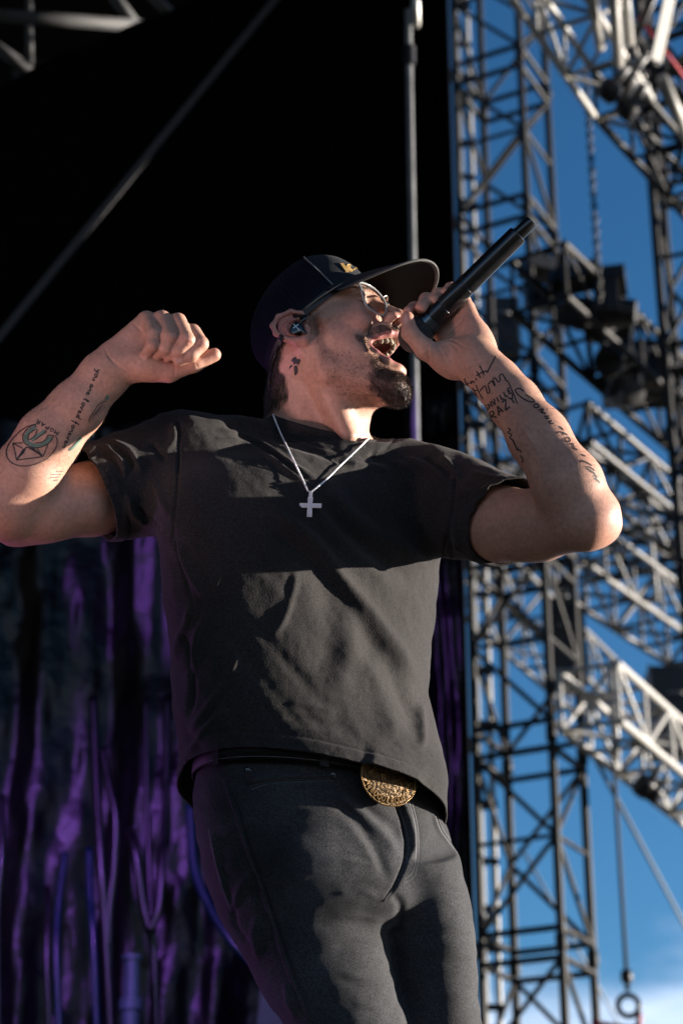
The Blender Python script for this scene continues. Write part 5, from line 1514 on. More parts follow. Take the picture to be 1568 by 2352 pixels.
# brim
NB, NW = 81, 22
def brim_pt(v, w, dn):
    th = v * math.pi / 2 * 0.995
    s1 = 75 * math.sin(th); c1 = 60 + 136 * max(math.cos(th), 0) ** 0.72
    u1 = -62 * (c1 - 60) / 136 - 23 * (abs(s1) / 75) ** 2.2
    s0 = 73 * math.sin(th); e = 2 / 2.25
    cth = math.sqrt(max(0, 1 - abs(s0 / 80) ** 2.25))
    c0 = 2.5 + 101 * cth ** e
    c0 = max(c0, 50)
    c = c0 + (c1 - c0) * w; s = s0 + (s1 - s0) * w; u = (0 + (u1) * (w ** 1.15)) + 2.0 - dn
    u -= 6 * (abs(s) / 75) ** 2 * (1 - w)
    return Cp(c, u, s)
top = [brim_pt(-1 + 2 * i / (NB - 1), k / (NW - 1), 0) for i in range(NB) for k in range(NW)]
bot = [brim_pt(-1 + 2 * i / (NB - 1), k / (NW - 1), 3.2) for i in range(NB) for k in range(NW)]
fq = [(i * NW + k, (i + 1) * NW + k, (i + 1) * NW + k + 1, i * NW + k + 1) for i in range(NB - 1) for k in range(NW - 1)]
brE = Shape(); brE.add(top, fq)
brim_o = to_w(brE).build('brim', M_CAPF, capE)
brU = Shape(); brU.add(bot, [tuple(reversed(q)) for q in fq]); to_w(brU).build('brim_underside', M_CAPU, brim_o)
edge = [(np.array(top[i * NW + NW - 1]) + np.array(bot[i * NW + NW - 1])) / 2 for i in range(NB)]
Shape().tube(to_world(np.array(edge)), 0.0021, 8).build('brim_edge', M_CAPE, brim_o)
st = Shape()
for i in range(1, NB * 3 - 3):
    v = -1 + 2 * i / (NB * 3 - 1); v2 = v + 0.55 * 2 / (NB * 3 - 1)
    for w in (0.955,):
        a_ = brim_pt(v, w, 3.6); b_ = brim_pt(v2, w, 3.6); c_ = brim_pt(v2, w + .012, 3.6); d_ = brim_pt(v, w + .012, 3.6)
        st.add([a_, b_, c_, d_], [(0, 1, 2, 3)])
to_w(st).build('stitching', M_PIPE, brim_o)
# raised gold mark on the front panel
bC = BVHTree.FromPolygons([Vector(v) for v in Vf], [tuple(int(i) for i in q) for q in Qf])
def t1(*p): return [(721.3 + .12 * x, 577 + .12 * y) for x, y in p]
lg = Shape()
for off in (0.0006, 0.0016):
    for poly in ([(490, 245), (550, 240), (672, 402), (610, 412)], [(605, 292), (640, 262), (740, 266), (748, 300), (700, 300), (680, 322), (715, 356), (748, 366), (722, 402), (672, 392), (625, 335)], [(752, 268), (800, 270), (862, 325), (822, 356), (798, 338), (770, 300)], [(745, 345), (770, 340), (785, 356), (762, 368)]):
        ink_fill(lg, bC, t1(*poly), off)
to_w(lg).build('logo', M_GOLD, capE, False)

# --- glasses
glE = empty('glasses', tuple(to_world(H(108, 20, 0)))); COL.objects.unlink(glE); link(glE, singer)
def clear_mat(name, tint, gl=0.08):
    m, nt, b = new_mat(name)
    out = nt.nodes['Material Output']
    tr = nt.nodes.new('ShaderNodeBsdfTransparent'); tr.inputs[0].default_value = (*tint, 1)
    go = nt.nodes.new('ShaderNodeBsdfGlossy'); go.inputs['Roughness'].default_value = 0.03
    fr = nt.nodes.new('ShaderNodeFresnel'); fr.inputs[0].default_value = 1.5
    mx = nt.nodes.new('ShaderNodeMixShader')
    nt.links.new(fr.outputs[0], mx.inputs[0]); nt.links.new(tr.outputs[0], mx.inputs[1]); nt.links.new(go.outputs[0], mx.inputs[2])
    nt.links.new(mx.outputs[0], out.inputs['Surface'])
    nt.nodes.remove(b)
    return m
M_LENS = clear_mat('lens glass', (0.96, 0.97, 0.97))
M_FRAME, _nt, _b = new_mat('clear grey acetate')
_b.inputs['Base Color'].default_value = (0.50, 0.53, 0.55, 1); _b.inputs['Roughness'].default_value = 0.10; _b.inputs['Transmission Weight'].default_value = 0.55; _b.inputs['IOR'].default_value = 1.48
M_CHROME = simple_mat('polished steel', (0.30, 0.24, 0.20), 0.25, 1.0)
def solve_plane(x, y):
    """photo position -> point on the lens plane in head space"""
    d = nrm(pt(x, y, 0) - EYE_CS)
    n = nrm(HFv + 0.26 * HSv); p0 = H(107, 20, 20)
    t = ((p0 - EYE_CS) @ n) / (d @ n)
    return EYE_CS + d * t
def t7(*p): return [(802.8 + .128 * x, 614.7 + .128 * y) for x, y in p]
rim_px = t7((160, 270), (200, 360), (228, 470), (262, 590), (312, 690), (430, 782), (520, 838), (585, 862), (632, 842), (652, 762), (640, 640), (572, 520), (440, 382), (330, 312), (240, 278))
rim = [solve_plane(*p) for p in rim_px]
rl = np.array([head_local(np.array([r_]))[0] for r_ in rim])
def ring_spline(P, per=5):
    P = [np.array(p) for p in P]; n = len(P); out = []
    for i in range(n):
        a_, b_, c_, d_ = P[i - 1], P[i], P[(i + 1) % n], P[(i + 2) % n]
        for t in np.linspace(0, 1, per, endpoint=False):
            out.append(0.5 * ((2 * b_) + (c_ - a_) * t + (2 * a_ - 5 * b_ + 4 * c_ - d_) * t * t + (3 * b_ - a_ - 3 * c_ + d_) * t ** 3))
    return out
for sg in (1, -1):
    R_ = [H(f, u, s * sg) for f, u, s in rl]
    RS = ring_spline(R_)
    Shape().tube(to_world(np.array(RS)), 0.0018, 8, closed=True).build('rim', M_FRAME, glE)
    c = np.mean(RS, 0)
    ln = Shape()
    ln.add([c] + list(RS), [(0, i + 1, (i + 1) % len(RS) + 1) for i in range(len(RS))])
    to_w(ln).build('lens', M_LENS, glE)
    hinge = H(rl[0][0] - 1, rl[0][1] + 1, (rl[0][2] + 1) * sg)
    ear = H(4, 27, 78 * sg)
    tp = spline([hinge, H(78, 45, 70 * sg), H(45, 38, 76 * sg), ear], 6)
    Shape().tube(to_world(tp), 0.0014, 8).build('temple', M_CHROME, glE)
    Shape().box(to_world(hinge), dir_world(HFv) * .003, dir_world(HUv) * .0028, dir_world(HSv) * .002).build('hinge', M_CHROME, glE, False)
ib = min(range(len(rl)), key=lambda i: rl[i][2])
br = rl[ib]
Shape().tube(to_world(spline([H(br[0], br[1] + 12, br[2]), H(br[0] + 3, br[1] + 15, br[2] * .4), H(br[0] + 3, br[1] + 15, -br[2] * .4), H(br[0], br[1] + 12, -br[2])], 6)), 0.0016, 8).build('bridge', M_CHROME, glE)

# --- in-ear monitor
iemE = empty('in_ear_monitor', tuple(to_world(H(-6, 0, 84)))); COL.objects.unlink(iemE); link(iemE, singer)
M_IEM = simple_mat('glossy black shell', (0.010, 0.013, 0.016), 0.18, 0, 0, coat=0.5)
M_WMARK = simple_mat('white print', (0.70, 0.78, 0.82), 0.5)
EN = nrm(HSv * 0.93 + HFv * 0.25 + np.array([0, 0, .25]))
def on_ear(x, y, off):
    d = nrm(pt(x, y, 0) - EYE_CS); p0 = H(-6, 0, 84) + EN * off
    return EYE_CS + d * (((p0 - EYE_CS) @ EN) / (d @ EN))
outl = t6((520, 850), (540, 760), (590, 700), (650, 655), (700, 680), (760, 725), (800, 800), (850, 870), (840, 905), (760, 882), (700, 890), (600, 920), (550, 900))
outl = [tuple(p) for p in ring_spline(outl, 4)]
cx, cy = np.mean(outl, 0)
layers = []
for off, scl in ((-.008, .80), (-.002, .96), (.001, 1.0), (.004, .97), (.0055, .88), (.006, .72)):
    layers.append([on_ear(cx + (x - cx) * scl, cy + (y - cy) * scl, off) for x, y in outl])
n_ = len(outl); ie = Shape()
ie.add([p for l in layers for p in l], [(k * n_ + i, k * n_ + (i + 1) % n_, (k + 1) * n_ + (i + 1) % n_, (k + 1) * n_ + i) for k in range(len(layers) - 1) for i in range(n_)] + [tuple(range((len(layers) - 1) * n_, len(layers) * n_))])
to_w(ie).build('shell', M_IEM, iemE)
cr = Shape()
for a_, b_ in (((598, 714), (718, 838)), ((590, 795), (695, 718))):
    a_ = np.array(t6(a_)[0]); b_ = np.array(t6(b_)[0]); t_ = nrm(b_ - a_); nn = np.array([-t_[1], t_[0]]) * 0.95
    cr.add([on_ear(*(a_ + nn), .0064), on_ear(*(a_ - nn), .0064), on_ear(*(b_ - nn), .0064), on_ear(*(b_ + nn), .0064)], [(0, 1, 2, 3)])
to_w(cr).build('cross_mark', M_WMARK, iemE, False)
stem = [on_ear(*p, o_) for p, o_ in zip(t6((730, 720), (790, 640), (830, 600), (810, 565), (740, 560), (650, 575), (560, 600)), (.001, .003, .002, 0, -.003, -.008, -.014))]
Shape().tube(to_world(spline(stem, 6)), [0.0034] * 13 + [0.0026] * (len(spline(stem, 6)) - 13), 10).build('ear_hook', M_IEM, iemE)
cb = [hit(bN, *p, .0022) for p in t6((372, 960), (395, 1010), (380, 1060), (340, 1120), (300, 1240), (250, 1380), (205, 1560), (170, 1760), (150, 1950))]
cb = [c for c in cb if c is not None]
if len(cb) > 3:
    Shape().tube(to_world(spline(cb, 6)), 0.0016, 8).build('cable', M_RUBBER, iemE)
    Shape().lathe(to_world(cb[0]), to_world(cb[2]) - to_world(cb[0]), [(-.002, .001), (0, .0035), (.006, .0045), (.010, .003), (.012, .001)], 12).build('cable_slider', M_RUBBER, iemE)

# --- teeth
M_TEETH = simple_mat('teeth', (0.26, 0.215, 0.16), 0.45, 0, 0.1, 200, spec=0.25)
tE = empty('teeth', tuple(to_world(H(95, -50, 0)))); COL.objects.unlink(tE); link(tE, singer)
def tooth(c, t, w, h, d):
    bm = bmesh.new(); bmesh.ops.create_uvsphere(bm, u_segments=10, v_segments=8, radius=1)
    V = np.array([v.co[:] for v in bm.verts]); F = [tuple(v.index for v in f.verts) for f in bm.faces]; bm.free()
    V = np.sign(V) * np.abs(V) ** 0.45
    nrm_ = nrm(np.cross(HUv, t))
    return [np.array(c) + t * v[0] * w * HS + HUv * v[1] * h * HS + nrm_ * v[2] * d * HS for v in V], F
def arch(u0, sgn, fc, wid, dep, sizes, tilt=0):
    x = 0.0
    for sd in (1, -1):
        acc = 0
        for w, h in sizes:
            acc += w / 2
            an = acc / wid * 1.25
            p = (fc + dep * math.cos(an) - dep, u0 + sgn * 0, wid * math.sin(an) * sd)
            t = nrm(HSv * math.cos(an) * wid - sd * HFv * math.sin(an) * dep)
            s_ = Shape(); s_.add(*tooth(H(*p), t, w * .50, h, 3.4))
            to_w(s_).build('tooth', M_TEETH, tE)
            acc += w / 2
arch(-43.5, 1, 100, 25, 30, [(8.0, 4.6), (6.4, 3.8), (7.0, 4.2), (6.4, 2.6), (6.4, 2.2)])
arch(-92, -1, 82, 21, 27, [(5.2, 3.2), (5.6, 3.2), (6.4, 3.0)])

# --- necklace
nkE = empty('necklace', tuple(to_world(pt(712, 1130, .14)))); COL.objects.unlink(nkE); link(nkE, singer)
M_SILVER = simple_mat('bright silver', (0.86, 0.87, 0.90), 0.28, 0.35)
M_STONE = simple_mat('cut clear stones', (0.78, 0.84, 0.94), 0.10, 0.2)
bS = make_bvh(SV, SQ, (560, 930, 1010, 1260))
bS2 = make_bvh(BV, BQ, (600, 900, 900, 1020))
def on_shirt(x, y, off):
    p = hit(bS, x, y, 0.0); q = hit(bS2, x, y, 0.0)
    if p is None or (q is not None and q[2] > p[2]): p = q
    return None if p is None else p + np.array([0, 0, off])
lpx = spline([(627, 952), (640, 985), (655, 1018), (672, 1053), (690, 1090), (708, 1129)], 10)
rpx = spline([(846, 1007), (825, 1028), (800, 1052), (775, 1076), (748, 1103), (717, 1129)], 10)
zc_ = on_shirt(712, 1140, .012)[2]
def strand(px):
    out = []
    for i, (x, y) in enumerate(px):
        t = i / (len(px) - 1)
        p = on_shirt(x, y, .0035 + .006 * t)
        if p is None: continue
        out.append(p)
    out = np.array(out)
    z = out[:, 2].copy()
    for _ in range(12): z[1:-1] = np.maximum(z[1:-1], (z[:-2] + z[2:]) / 2)
    z[-6:] = np.maximum(z[-6:], zc_)
    return np.stack([out[:, 0], out[:, 1], z], -1)
bmS = bmesh.new(); bmesh.ops.create_icosphere(bmS, subdivisions=1, radius=1); bV = np.array([v.co[:] for v in bmS.verts]); bF = [tuple(v.index for v in f.verts) for f in bmS.faces]; bmS.free()
ch = Shape()
for px in (lpx, rpx):
    S_ = strand(px)
    seg = np.linalg.norm(np.diff(S_, axis=0), axis=1); cum = np.concatenate([[0], np.cumsum(seg)])
    n = int(cum[-1] / 0.0021)
    for i in range(n):
        d_ = cum[-1] * (i + .5) / n
        c = np.array([np.interp(d_, cum, S_[:, k]) for k in range(3)]); c2_ = np.array([np.interp(min(d_ + .002, cum[-1]), cum, S_[:, k]) for k in range(3)])
        t = nrm(c2_ - c + 1e-9); a_ = nrm(np.cross(t, [0, 0, 1.0])); b_ = np.cross(t, a_)
        w = 1 if i % 2 else -1
        m1 = nrm(t + a_ * .8 * w); m2 = nrm(np.cross(b_, m1))
        ch.add([c + m1 * v[0] * .0021 + m2 * v[1] * .00135 + b_ * v[2] * .0014 for v in bV], bF)
to_w(ch).build('chain', M_SILVER, nkE)
crE = empty('cross_pendant', tuple(to_world(pt(712, 1160, .14)))); COL.objects.unlink(crE); link(crE, nkE)
zz_ = zc_ + .001
def px3(x, y, dz=0): return pt(x, y, zz_ + dz)
ax_ = nrm(px3(738, 1162) - px3(687, 1161)); ay_ = nrm(px3(714, 1136) - px3(710, 1187)); az_ = np.array([0, 0, 1.0])
kpx = (D0 - zz_) / FPX
def rod(c, hw, hh, d, name, mat, dz=0):
    s_ = Shape().box(px3(*c, dz), ax_ * hw * kpx, ay_ * hh * kpx, az_ * d)
    return to_w(s_).build(name, mat, crE, False)
rod((711.5, 1164.5), 5.6, 23, .0016, 'upright_bar', M_SILVER); rod((712.5, 1161), 25.5, 5.0, .0015, 'cross_bar', M_SILVER)
rod((713.5, 1134.5), 4.0, 7.0, .0018, 'bail', M_SILVER)
s_ = Shape()
for i in range(11): s_.box(px3(711.9, 1146 + i * 3.6, .0018), ax_ * 2.6 * kpx, ay_ * 1.5 * kpx, az_ * .0006)
for i in range(7):
    for sx in (-1, 1): s_.box(px3(712.5 + sx * (8.5 + i * 2.6), 1161, .0018), ax_ * 1.05 * kpx, ay_ * 2.6 * kpx, az_ * .0006)
for i in range(15):
    for sx in (-1, 1): s_.box(px3(711.7 + sx * 4.4, 1143.5 + i * 3.0, .0018), ax_ * .8 * kpx, ay_ * 1.0 * kpx, az_ * .0007)
s_.box(px3(713.5, 1134.5, .0020), ax_ * 1.7 * kpx, ay_ * 5.5 * kpx, az_ * .0006)
to_w(s_).build('stones', M_STONE, crE, False)
# ------------------------------------------------------------------ microphone
M_MIC = simple_mat('satin black microphone body', (0.005, 0.005, 0.006), 0.26, 0.0, 0.1, 60, coat=0.3)
M_MICR = simple_mat('dark steel ring', (0.10, 0.12, 0.14), 0.25, 0.9)
def grille_mat():
    m, nt, b = new_mat('dark bronze wire grille')
    b.inputs['Base Color'].default_value = (0.045, 0.028, 0.026, 1); b.inputs['Metallic'].default_value = 0.7; b.inputs['Roughness'].default_value = 0.35
    tc = nt.nodes.new('ShaderNodeTexCoord')
    v = nt.nodes.new('ShaderNodeTexVoronoi'); v.inputs['Scale'].default_value = 520; v.inputs['Randomness'].default_value = 0.25
    nt.links.new(tc.outputs['Object'], v.inputs['Vector'])
    bp = nt.nodes.new('ShaderNodeBump'); bp.inputs['Strength'].default_value = 1.0; bp.inputs['Distance'].default_value = 0.0018
    nt.links.new(v.outputs['Distance'], bp.inputs['Height']); nt.links.new(bp.outputs[0], b.inputs['Normal'])
    r = nt.nodes.new('ShaderNodeMapRange'); r.inputs['From Max'].default_value = 0.7; r.inputs['To Min'].default_value = 0.005; r.inputs['To Max'].default_value = 0.08
    nt.links.new(v.outputs['Distance'], r.inputs['Value'])
    cb_ = nt.nodes.new('ShaderNodeCombineColor')
    nt.links.new(r.outputs[0], cb_.inputs[0]); nt.links.new(r.outputs[0], cb_.inputs[1]); nt.links.new(r.outputs[0], cb_.inputs[2])
    nt.links.new(cb_.outputs[0], b.inputs['Base Color'])
    return m
M_GRILLE = grille_mat()
m0 = pt(985, 740, MZ); m1 = pt(1189, 539, MZ + .012); m2 = pt(1222, 506, MZ + .014)
mic = empty('microphone', tuple(to_world((m0 + m1) / 2)))
tag(mic, 'black wireless handheld microphone gripped in his hand against his lips', 'microphone')
mw0, mw1 = to_world(m0), to_world(m1)
max_ = nrm(mw1 - mw0); ML = np.linalg.norm(mw1 - mw0); CL = np.linalg.norm(to_world(m2) - mw1)
Shape().lathe(mw0, max_, [(.006, .0150), (.0065, .0166), (.030, .0168), (.0305, .0164), (.0315, .0164), (.032, .0166), (.075, .0160), (.0755, .0156), (.0765, .0156), (.077, .0160), (ML - .004, .0155), (ML - .001, .0152), (ML, .0142)], 40).build('handle', M_MIC, mic, True, 35)
Shape().lathe(mw0 + max_ * (ML - .002), max_, [(0, .0100), (.002, .0104), (CL - .003, .0104), (CL, .0094), (CL + .0006, .006)], 32).build('antenna_cap', M_MIC, mic, True, 35)
Shape().lathe(mw0, max_, [(-.006, .0178), (-.0055, .0192), (.0060, .0178), (.0066, .0166)], 40).build('ring', M_MICR, mic, True, 35)
prof = [(-.0545 + .0545 * (1 - math.cos(t)) * .5, .0) for t in ()]
prof = [(-.0560, .0005), (-.0555, .006), (-.0535, .0115), (-.0495, .0170), (-.0440, .0212), (-.0370, .0240), (-.0290, .0248), (-.0220, .0242), (-.0140, .0218), (-.0060, .0190)]
Shape().lathe(mw0, max_, prof, 48).build('grille', M_GRILLE, mic)
msd = nrm(np.cross(max_, FV)); tw = -nrm(np.cross(msd, max_))
if tw @ FV > 0: tw = -tw
sd = nrm(-msd * (1 if msd[0] > 0 else -1) * .9 + tw * .45)
Shape().box(mw0 + max_ * .062 + sd * .0162, max_ * .008, np.cross(max_, sd) * .004, sd * .0014).build('switch', M_BLACKM, mic, False)
Shape().box(mw0 + max_ * .080 + sd * .0158, max_ * .004, np.cross(max_, sd) * .003, sd * .0012).build('button', M_BLACKM, mic, False)
# ------------------------------------------------------------------ hair, beard, belt, shoes
def strands(name, w, count, lenf, width, flow, mat, lift, seed, label=None, jit=0.35):
    r = np.random.default_rng(seed)
    p = np.clip(w, 0, None).astype(float); p = p / p.sum()
    ix = r.choice(len(BV), count, p=p)
    base_ = BV[ix] + r.normal(0, .0007, (count, 3))
    n = BN[ix]
    fl = flow(ix); fl = fl - n * (fl * n).sum(1, keepdims=True)
    fl = fl / (np.linalg.norm(fl, axis=1, keepdims=True) + 1e-9)
    d0 = fl + n * lift + r.normal(0, jit, (count, 3)); d0 /= np.linalg.norm(d0, axis=1, keepdims=True)
    d1 = fl + n * lift * .4 + r.normal(0, jit, (count, 3)); d1 /= np.linalg.norm(d1, axis=1, keepdims=True)
    L = (lenf(ix) * r.uniform(.55, 1.2, count))[:, None]
    s = np.cross(d0, r.normal(0, 1, (count, 3))); s /= np.linalg.norm(s, axis=1, keepdims=True)
    W_ = width * r.uniform(.7, 1.2, count)[:, None]
    a = base_ - n * .0005 - s * W_; b = base_ - n * .0005 + s * W_
    mid = base_ + d0 * L * .5
    c = mid - s * W_ * .7; d = mid + s * W_ * .7
    tip = mid + d1 * L * .5
    V = np.stack([a, b, d, c, tip], 1).reshape(-1, 3)
    o5 = np.arange(count) * 5
    F = [tuple(q) for q in np.stack([o5, o5 + 1, o5 + 2, o5 + 3], 1)] + [tuple(q) for q in np.stack([o5 + 3, o5 + 2, o5 + 4], 1)]
    o = mesh_obj(name, to_world(V), F, mat, singer)
    o['kind'] = 'stuff'
    if label: o['label'] = label
    return o
M_HAIR = simple_mat('dark brown hair', (0.022, 0.014, 0.012), 0.5, 0, 0.3, 500)
M_BEARD = simple_mat('dark beard hair', (0.016, 0.010, 0.009), 0.45, 0, 0.3, 500)
flb = lambda ix: -HUv[None] * 1.0 + HFv[None] * np.where(hl[ix, 1] < -100, .5, .15)[:, None] + np.zeros((len(ix), 3))
thick = np.maximum.reduce([chin, goat, mou * .9, corner, soul]) * ishead * notmouth
strands('beard', thick ** 1.3, 12000, lambda ix: np.where(hl[ix, 1] < -95, .0090, .0050), .00022, flb, M_BEARD, .6, 1, 'dark goatee and moustache', .5)
strands('beard_stubble', np.maximum.reduce([jaw * .8, side, neckb * .12]) * ishead * notmouth, 3300, lambda ix: np.full(len(ix), .0052), .00021, flb, M_BEARD, .3, 2, 'sparse stubble on cheek and jaw')
flh = lambda ix: -HUv[None] * 1.0 - HFv[None] * .55 + np.zeros((len(ix), 3))
strands('hair', hair, 12000, lambda ix: np.full(len(ix), .010), .00025, flh, M_HAIR, .22, 3, 'short dark hair below the back of the cap', .16)
brow = np.exp(-(((ab - np.array([84, 46, 30])) / np.array([14, 4.0, 19])) ** 2).sum(1)) * ishead
strands('eyebrow', brow, 900, lambda ix: np.full(len(ix), .007), .0002, lambda ix: HSv[None] * np.sign(hl[ix, 2])[:, None] + HUv * .1, M_HAIR, .15, 4)
lash = np.exp(-(((ab - np.array([87, 17.5, 35])) / np.array([6, 1.3, 13])) ** 2).sum(1)) * ishead
strands('eyelash', lash, 500, lambda ix: np.full(len(ix), .0055), .00022, lambda ix: HFv[None] - HUv * .6 + np.zeros((len(ix), 3)), M_BEARD, .4, 5)
arm = ((xyb[:, 0] < 330) & (xyb[:, 1] < 1100) & (xyb[:, 1] > 860)) | ((xyb[:, 0] > 1060) & (xyb[:, 1] < 1120) & (xyb[:, 1] > 850))
strands('arm_hair', arm * 1.0, 4200, lambda ix: np.full(len(ix), .0075), .00014, lambda ix: np.tile(np.array([0.3, -1.0, 0]), (len(ix), 1)), M_HAIR, .5, 6)

# --- belt and buckle
M_BELT = simple_mat('black belt leather', (0.005, 0.005, 0.005), 0.6, 0, 0.2, 60, 0.3, 300, spec=0.15)
beltE = empty('belt', tuple(to_world(pt(740, 1790, .2)))); COL.objects.unlink(beltE); link(beltE, singer)
def waist(an, y, grow):
    zc_w = .0925 + (y - 1775) * .00013; kk_ = (D0 - zc_w) / FPX
    xl, xr_ = 455, 1006; w = (xr_ - xl) / 2 * kk_; p = rad(30); b = .123
    a = math.sqrt(w * w - (b * math.sin(p)) ** 2) / math.cos(p)
    qx, qz = (a + grow) * math.sin(an), (b + grow) * math.cos(an)
    return np.array([((xl + xr_) / 2 - 784) * kk_ + qx * math.cos(p) + qz * math.sin(p), 0, zc_w - qx * math.sin(p) + qz * math.cos(p)]), kk_
def belt_pt(an, t, grow):
    # the waist lies level in the world, so its front rides higher in the picture
    p, kk_ = waist(an, 1775, grow)
    y0_ = (1176 - 1806) * kk_
    p[1] = y0_ + (p[2] - .09) * .46 - 0.03 * (p[0]) - t
    return p
NBt = 160
bl = Shape()
rows_ = [(-.0135, .0035), (-.013, .0050), (.013, .0050), (.0135, .0035)]
bl.add([belt_pt(2 * math.pi * i / NBt, t, gq_) for t, gq_ in rows_ for i in range(NBt)], [(k * NBt + i, k * NBt + (i + 1) % NBt, (k + 1) * NBt + (i + 1) % NBt, (k + 1) * NBt + i) for k in range(3) for i in range(NBt)])
to_w(bl).build('strap', M_BELT, beltE)
st = Shape()
for t in (-.0105, .0105):
    for i in range(0, 320):
        a0 = 2 * math.pi * i / 320; a1 = a0 + 2 * math.pi / 320 * .6
        p0_, p1_ = belt_pt(a0, t, .0056), belt_pt(a1, t, .0056)
        st.add([p0_, p1_, p1_ + np.array([0, .0007, 0]), p0_ + np.array([0, .0007, 0])], [(0, 1, 2, 3)])
to_w(st).build('stitching', M_PIPE, beltE)
lp = Shape()
for an in (-0.30, -1.25, .95):
    V_ = [belt_pt(an + da, t, .0075) for t in (-.018, .018) for da in (-.035, .035)]
    lp = Shape(); lp.add(V_ + [v - np.array([0, 0, .006]) for v in V_], [(0, 1, 3, 2), (0, 4, 5, 1), (2, 3, 7, 6), (0, 2, 6, 4), (1, 5, 7, 3)])
    to_w(lp).build('belt_loop', M_JEAN, beltE, False)
# big oval buckle
M_BRONZE = simple_mat('dark engraved bronze', (0.045, 0.027, 0.012), 0.35, 0.9, 0.5, 200, 0.8, 260)
M_BRASS = simple_mat('bright brass', (0.27, 0.165, 0.07), 0.30, 1.0, 0.15, 200)
bz = 0.199
b1_ = nrm([math.cos(rad(27)), -math.sin(rad(27)), -.54]); b3_ = np.array([.50, .14, .9]); b3_ = nrm(b3_ - b1_ * (b3_ @ b1_)); b2_ = np.cross(b3_, b1_)
bc_ = pt(890, 1789, bz); BA, BB = .0490, .0370
buE = empty('buckle', tuple(to_world(bc_))); COL.objects.unlink(buE); link(buE, beltE)
def bp_(x, y, z=0): return bc_ + b1_ * x + b2_ * y + b3_ * z
pl = Shape(); nB = 64
rings = [(1.0, -.002), (1.0, .0015), (.96, .003), (.90, .0022), (.70, .0030), (.35, .0042), (.02, .0046)]
pl.add([bp_(BA * s_ * math.cos(2 * math.pi * i / nB), BB * s_ * math.sin(2 * math.pi * i / nB), z_) for s_, z_ in rings for i in range(nB)],
       [(k * nB + i, k * nB + (i + 1) % nB, (k + 1) * nB + (i + 1) % nB, (k + 1) * nB + i) for k in range(len(rings) - 1) for i in range(nB)])
to_w(pl).build('plate', M_BRONZE, buE)
rp = Shape(); nR = 96
for i in range(nR):
    a0 = 2 * math.pi * i / nR
    c = bp_(BA * .985 * math.cos(a0), BB * .985 * math.sin(a0), .0022); t = nrm(-b1_ * BA * math.sin(a0) + b2_ * BB * math.cos(a0)); o_ = nrm(np.cross(t, b3_))
    m1_ = nrm(t + o_ * .9); m2_ = nrm(np.cross(b3_, m1_))
    rp.add([c + m1_ * v[0] * .0030 + m2_ * v[1] * .0012 + b3_ * v[2] * .0016 for v in bV], bF)
to_w(rp).build('rope_edge', M_BRASS, buE)
# engraved scrolls
sc_ = Shape()
r5 = random.Random(5)
for k in range(26):
    cx, cy = r5.uniform(-.036, .036), r5.uniform(-.012, .026)
    if (cx / .04) ** 2 + (cy / .028) ** 2 > 1: continue
    R0 = r5.uniform(.0025, .005); ph = r5.uniform(0, 6.28); dr = r5.choice((-1, 1))
    sc_.tube([bp_(cx + R0 * (1 - t / 14) * math.cos(ph + dr * t * .5), cy + R0 * (1 - t / 14) * math.sin(ph + dr * t * .5), .0046) for t in range(12)], .0006, 5)
to_w(sc_).build('scrollwork', M_BRASS, buE)
def glyph(ch):
    cu = bpy.data.curves.new('glyph', 'FONT'); cu.body = ch; cu.size = 1.0; cu.extrude = 0.08; cu.align_x = 'CENTER'
    o = bpy.data.objects.new('glyph', cu); COL.objects.link(o)
    dg = bpy.context.evaluated_depsgraph_get(); me = o.evaluated_get(dg).to_mesh()
    V = np.array([v.co[:] for v in me.vertices]); F = [tuple(p.vertices) for p in me.polygons]
    bpy.data.objects.remove(o); bpy.data.curves.remove(cu)
    return V, F
def arc_text(text, a_mid, step, rx, ry, size, flip):
    s_ = Shape()
    n = len(text)
    for i, ch in enumerate(text):
        a_ = a_mid + (i - (n - 1) / 2) * step * (1 if flip else -1)
        V, F = glyph(ch)
        c = np.array([rx * math.cos(a_), ry * math.sin(a_)])
        out = nrm([math.cos(a_) / rx, math.sin(a_) / ry]); up = -out if flip else out
        rt = np.array([up[1], -up[0]])
        P = [c + rt * v[0] * size + up * (v[1] - .35) * size for v in V]
        s_.add([bp_(p[0], p[1], .0034 + v[2] * size) for p, v in zip(P, V)], F)
    return s_
to_w(arc_text('ALBUQUERQUE', rad(270), rad(11.5), BA * .80, BB * .80, .0098, True)).build('lettering', M_BRASS, buE, False)
to_w(arc_text('FIRE', rad(58), rad(13), BA * .62, BB * .52, .0105, False)).build('lettering', M_BRASS, buE, False)

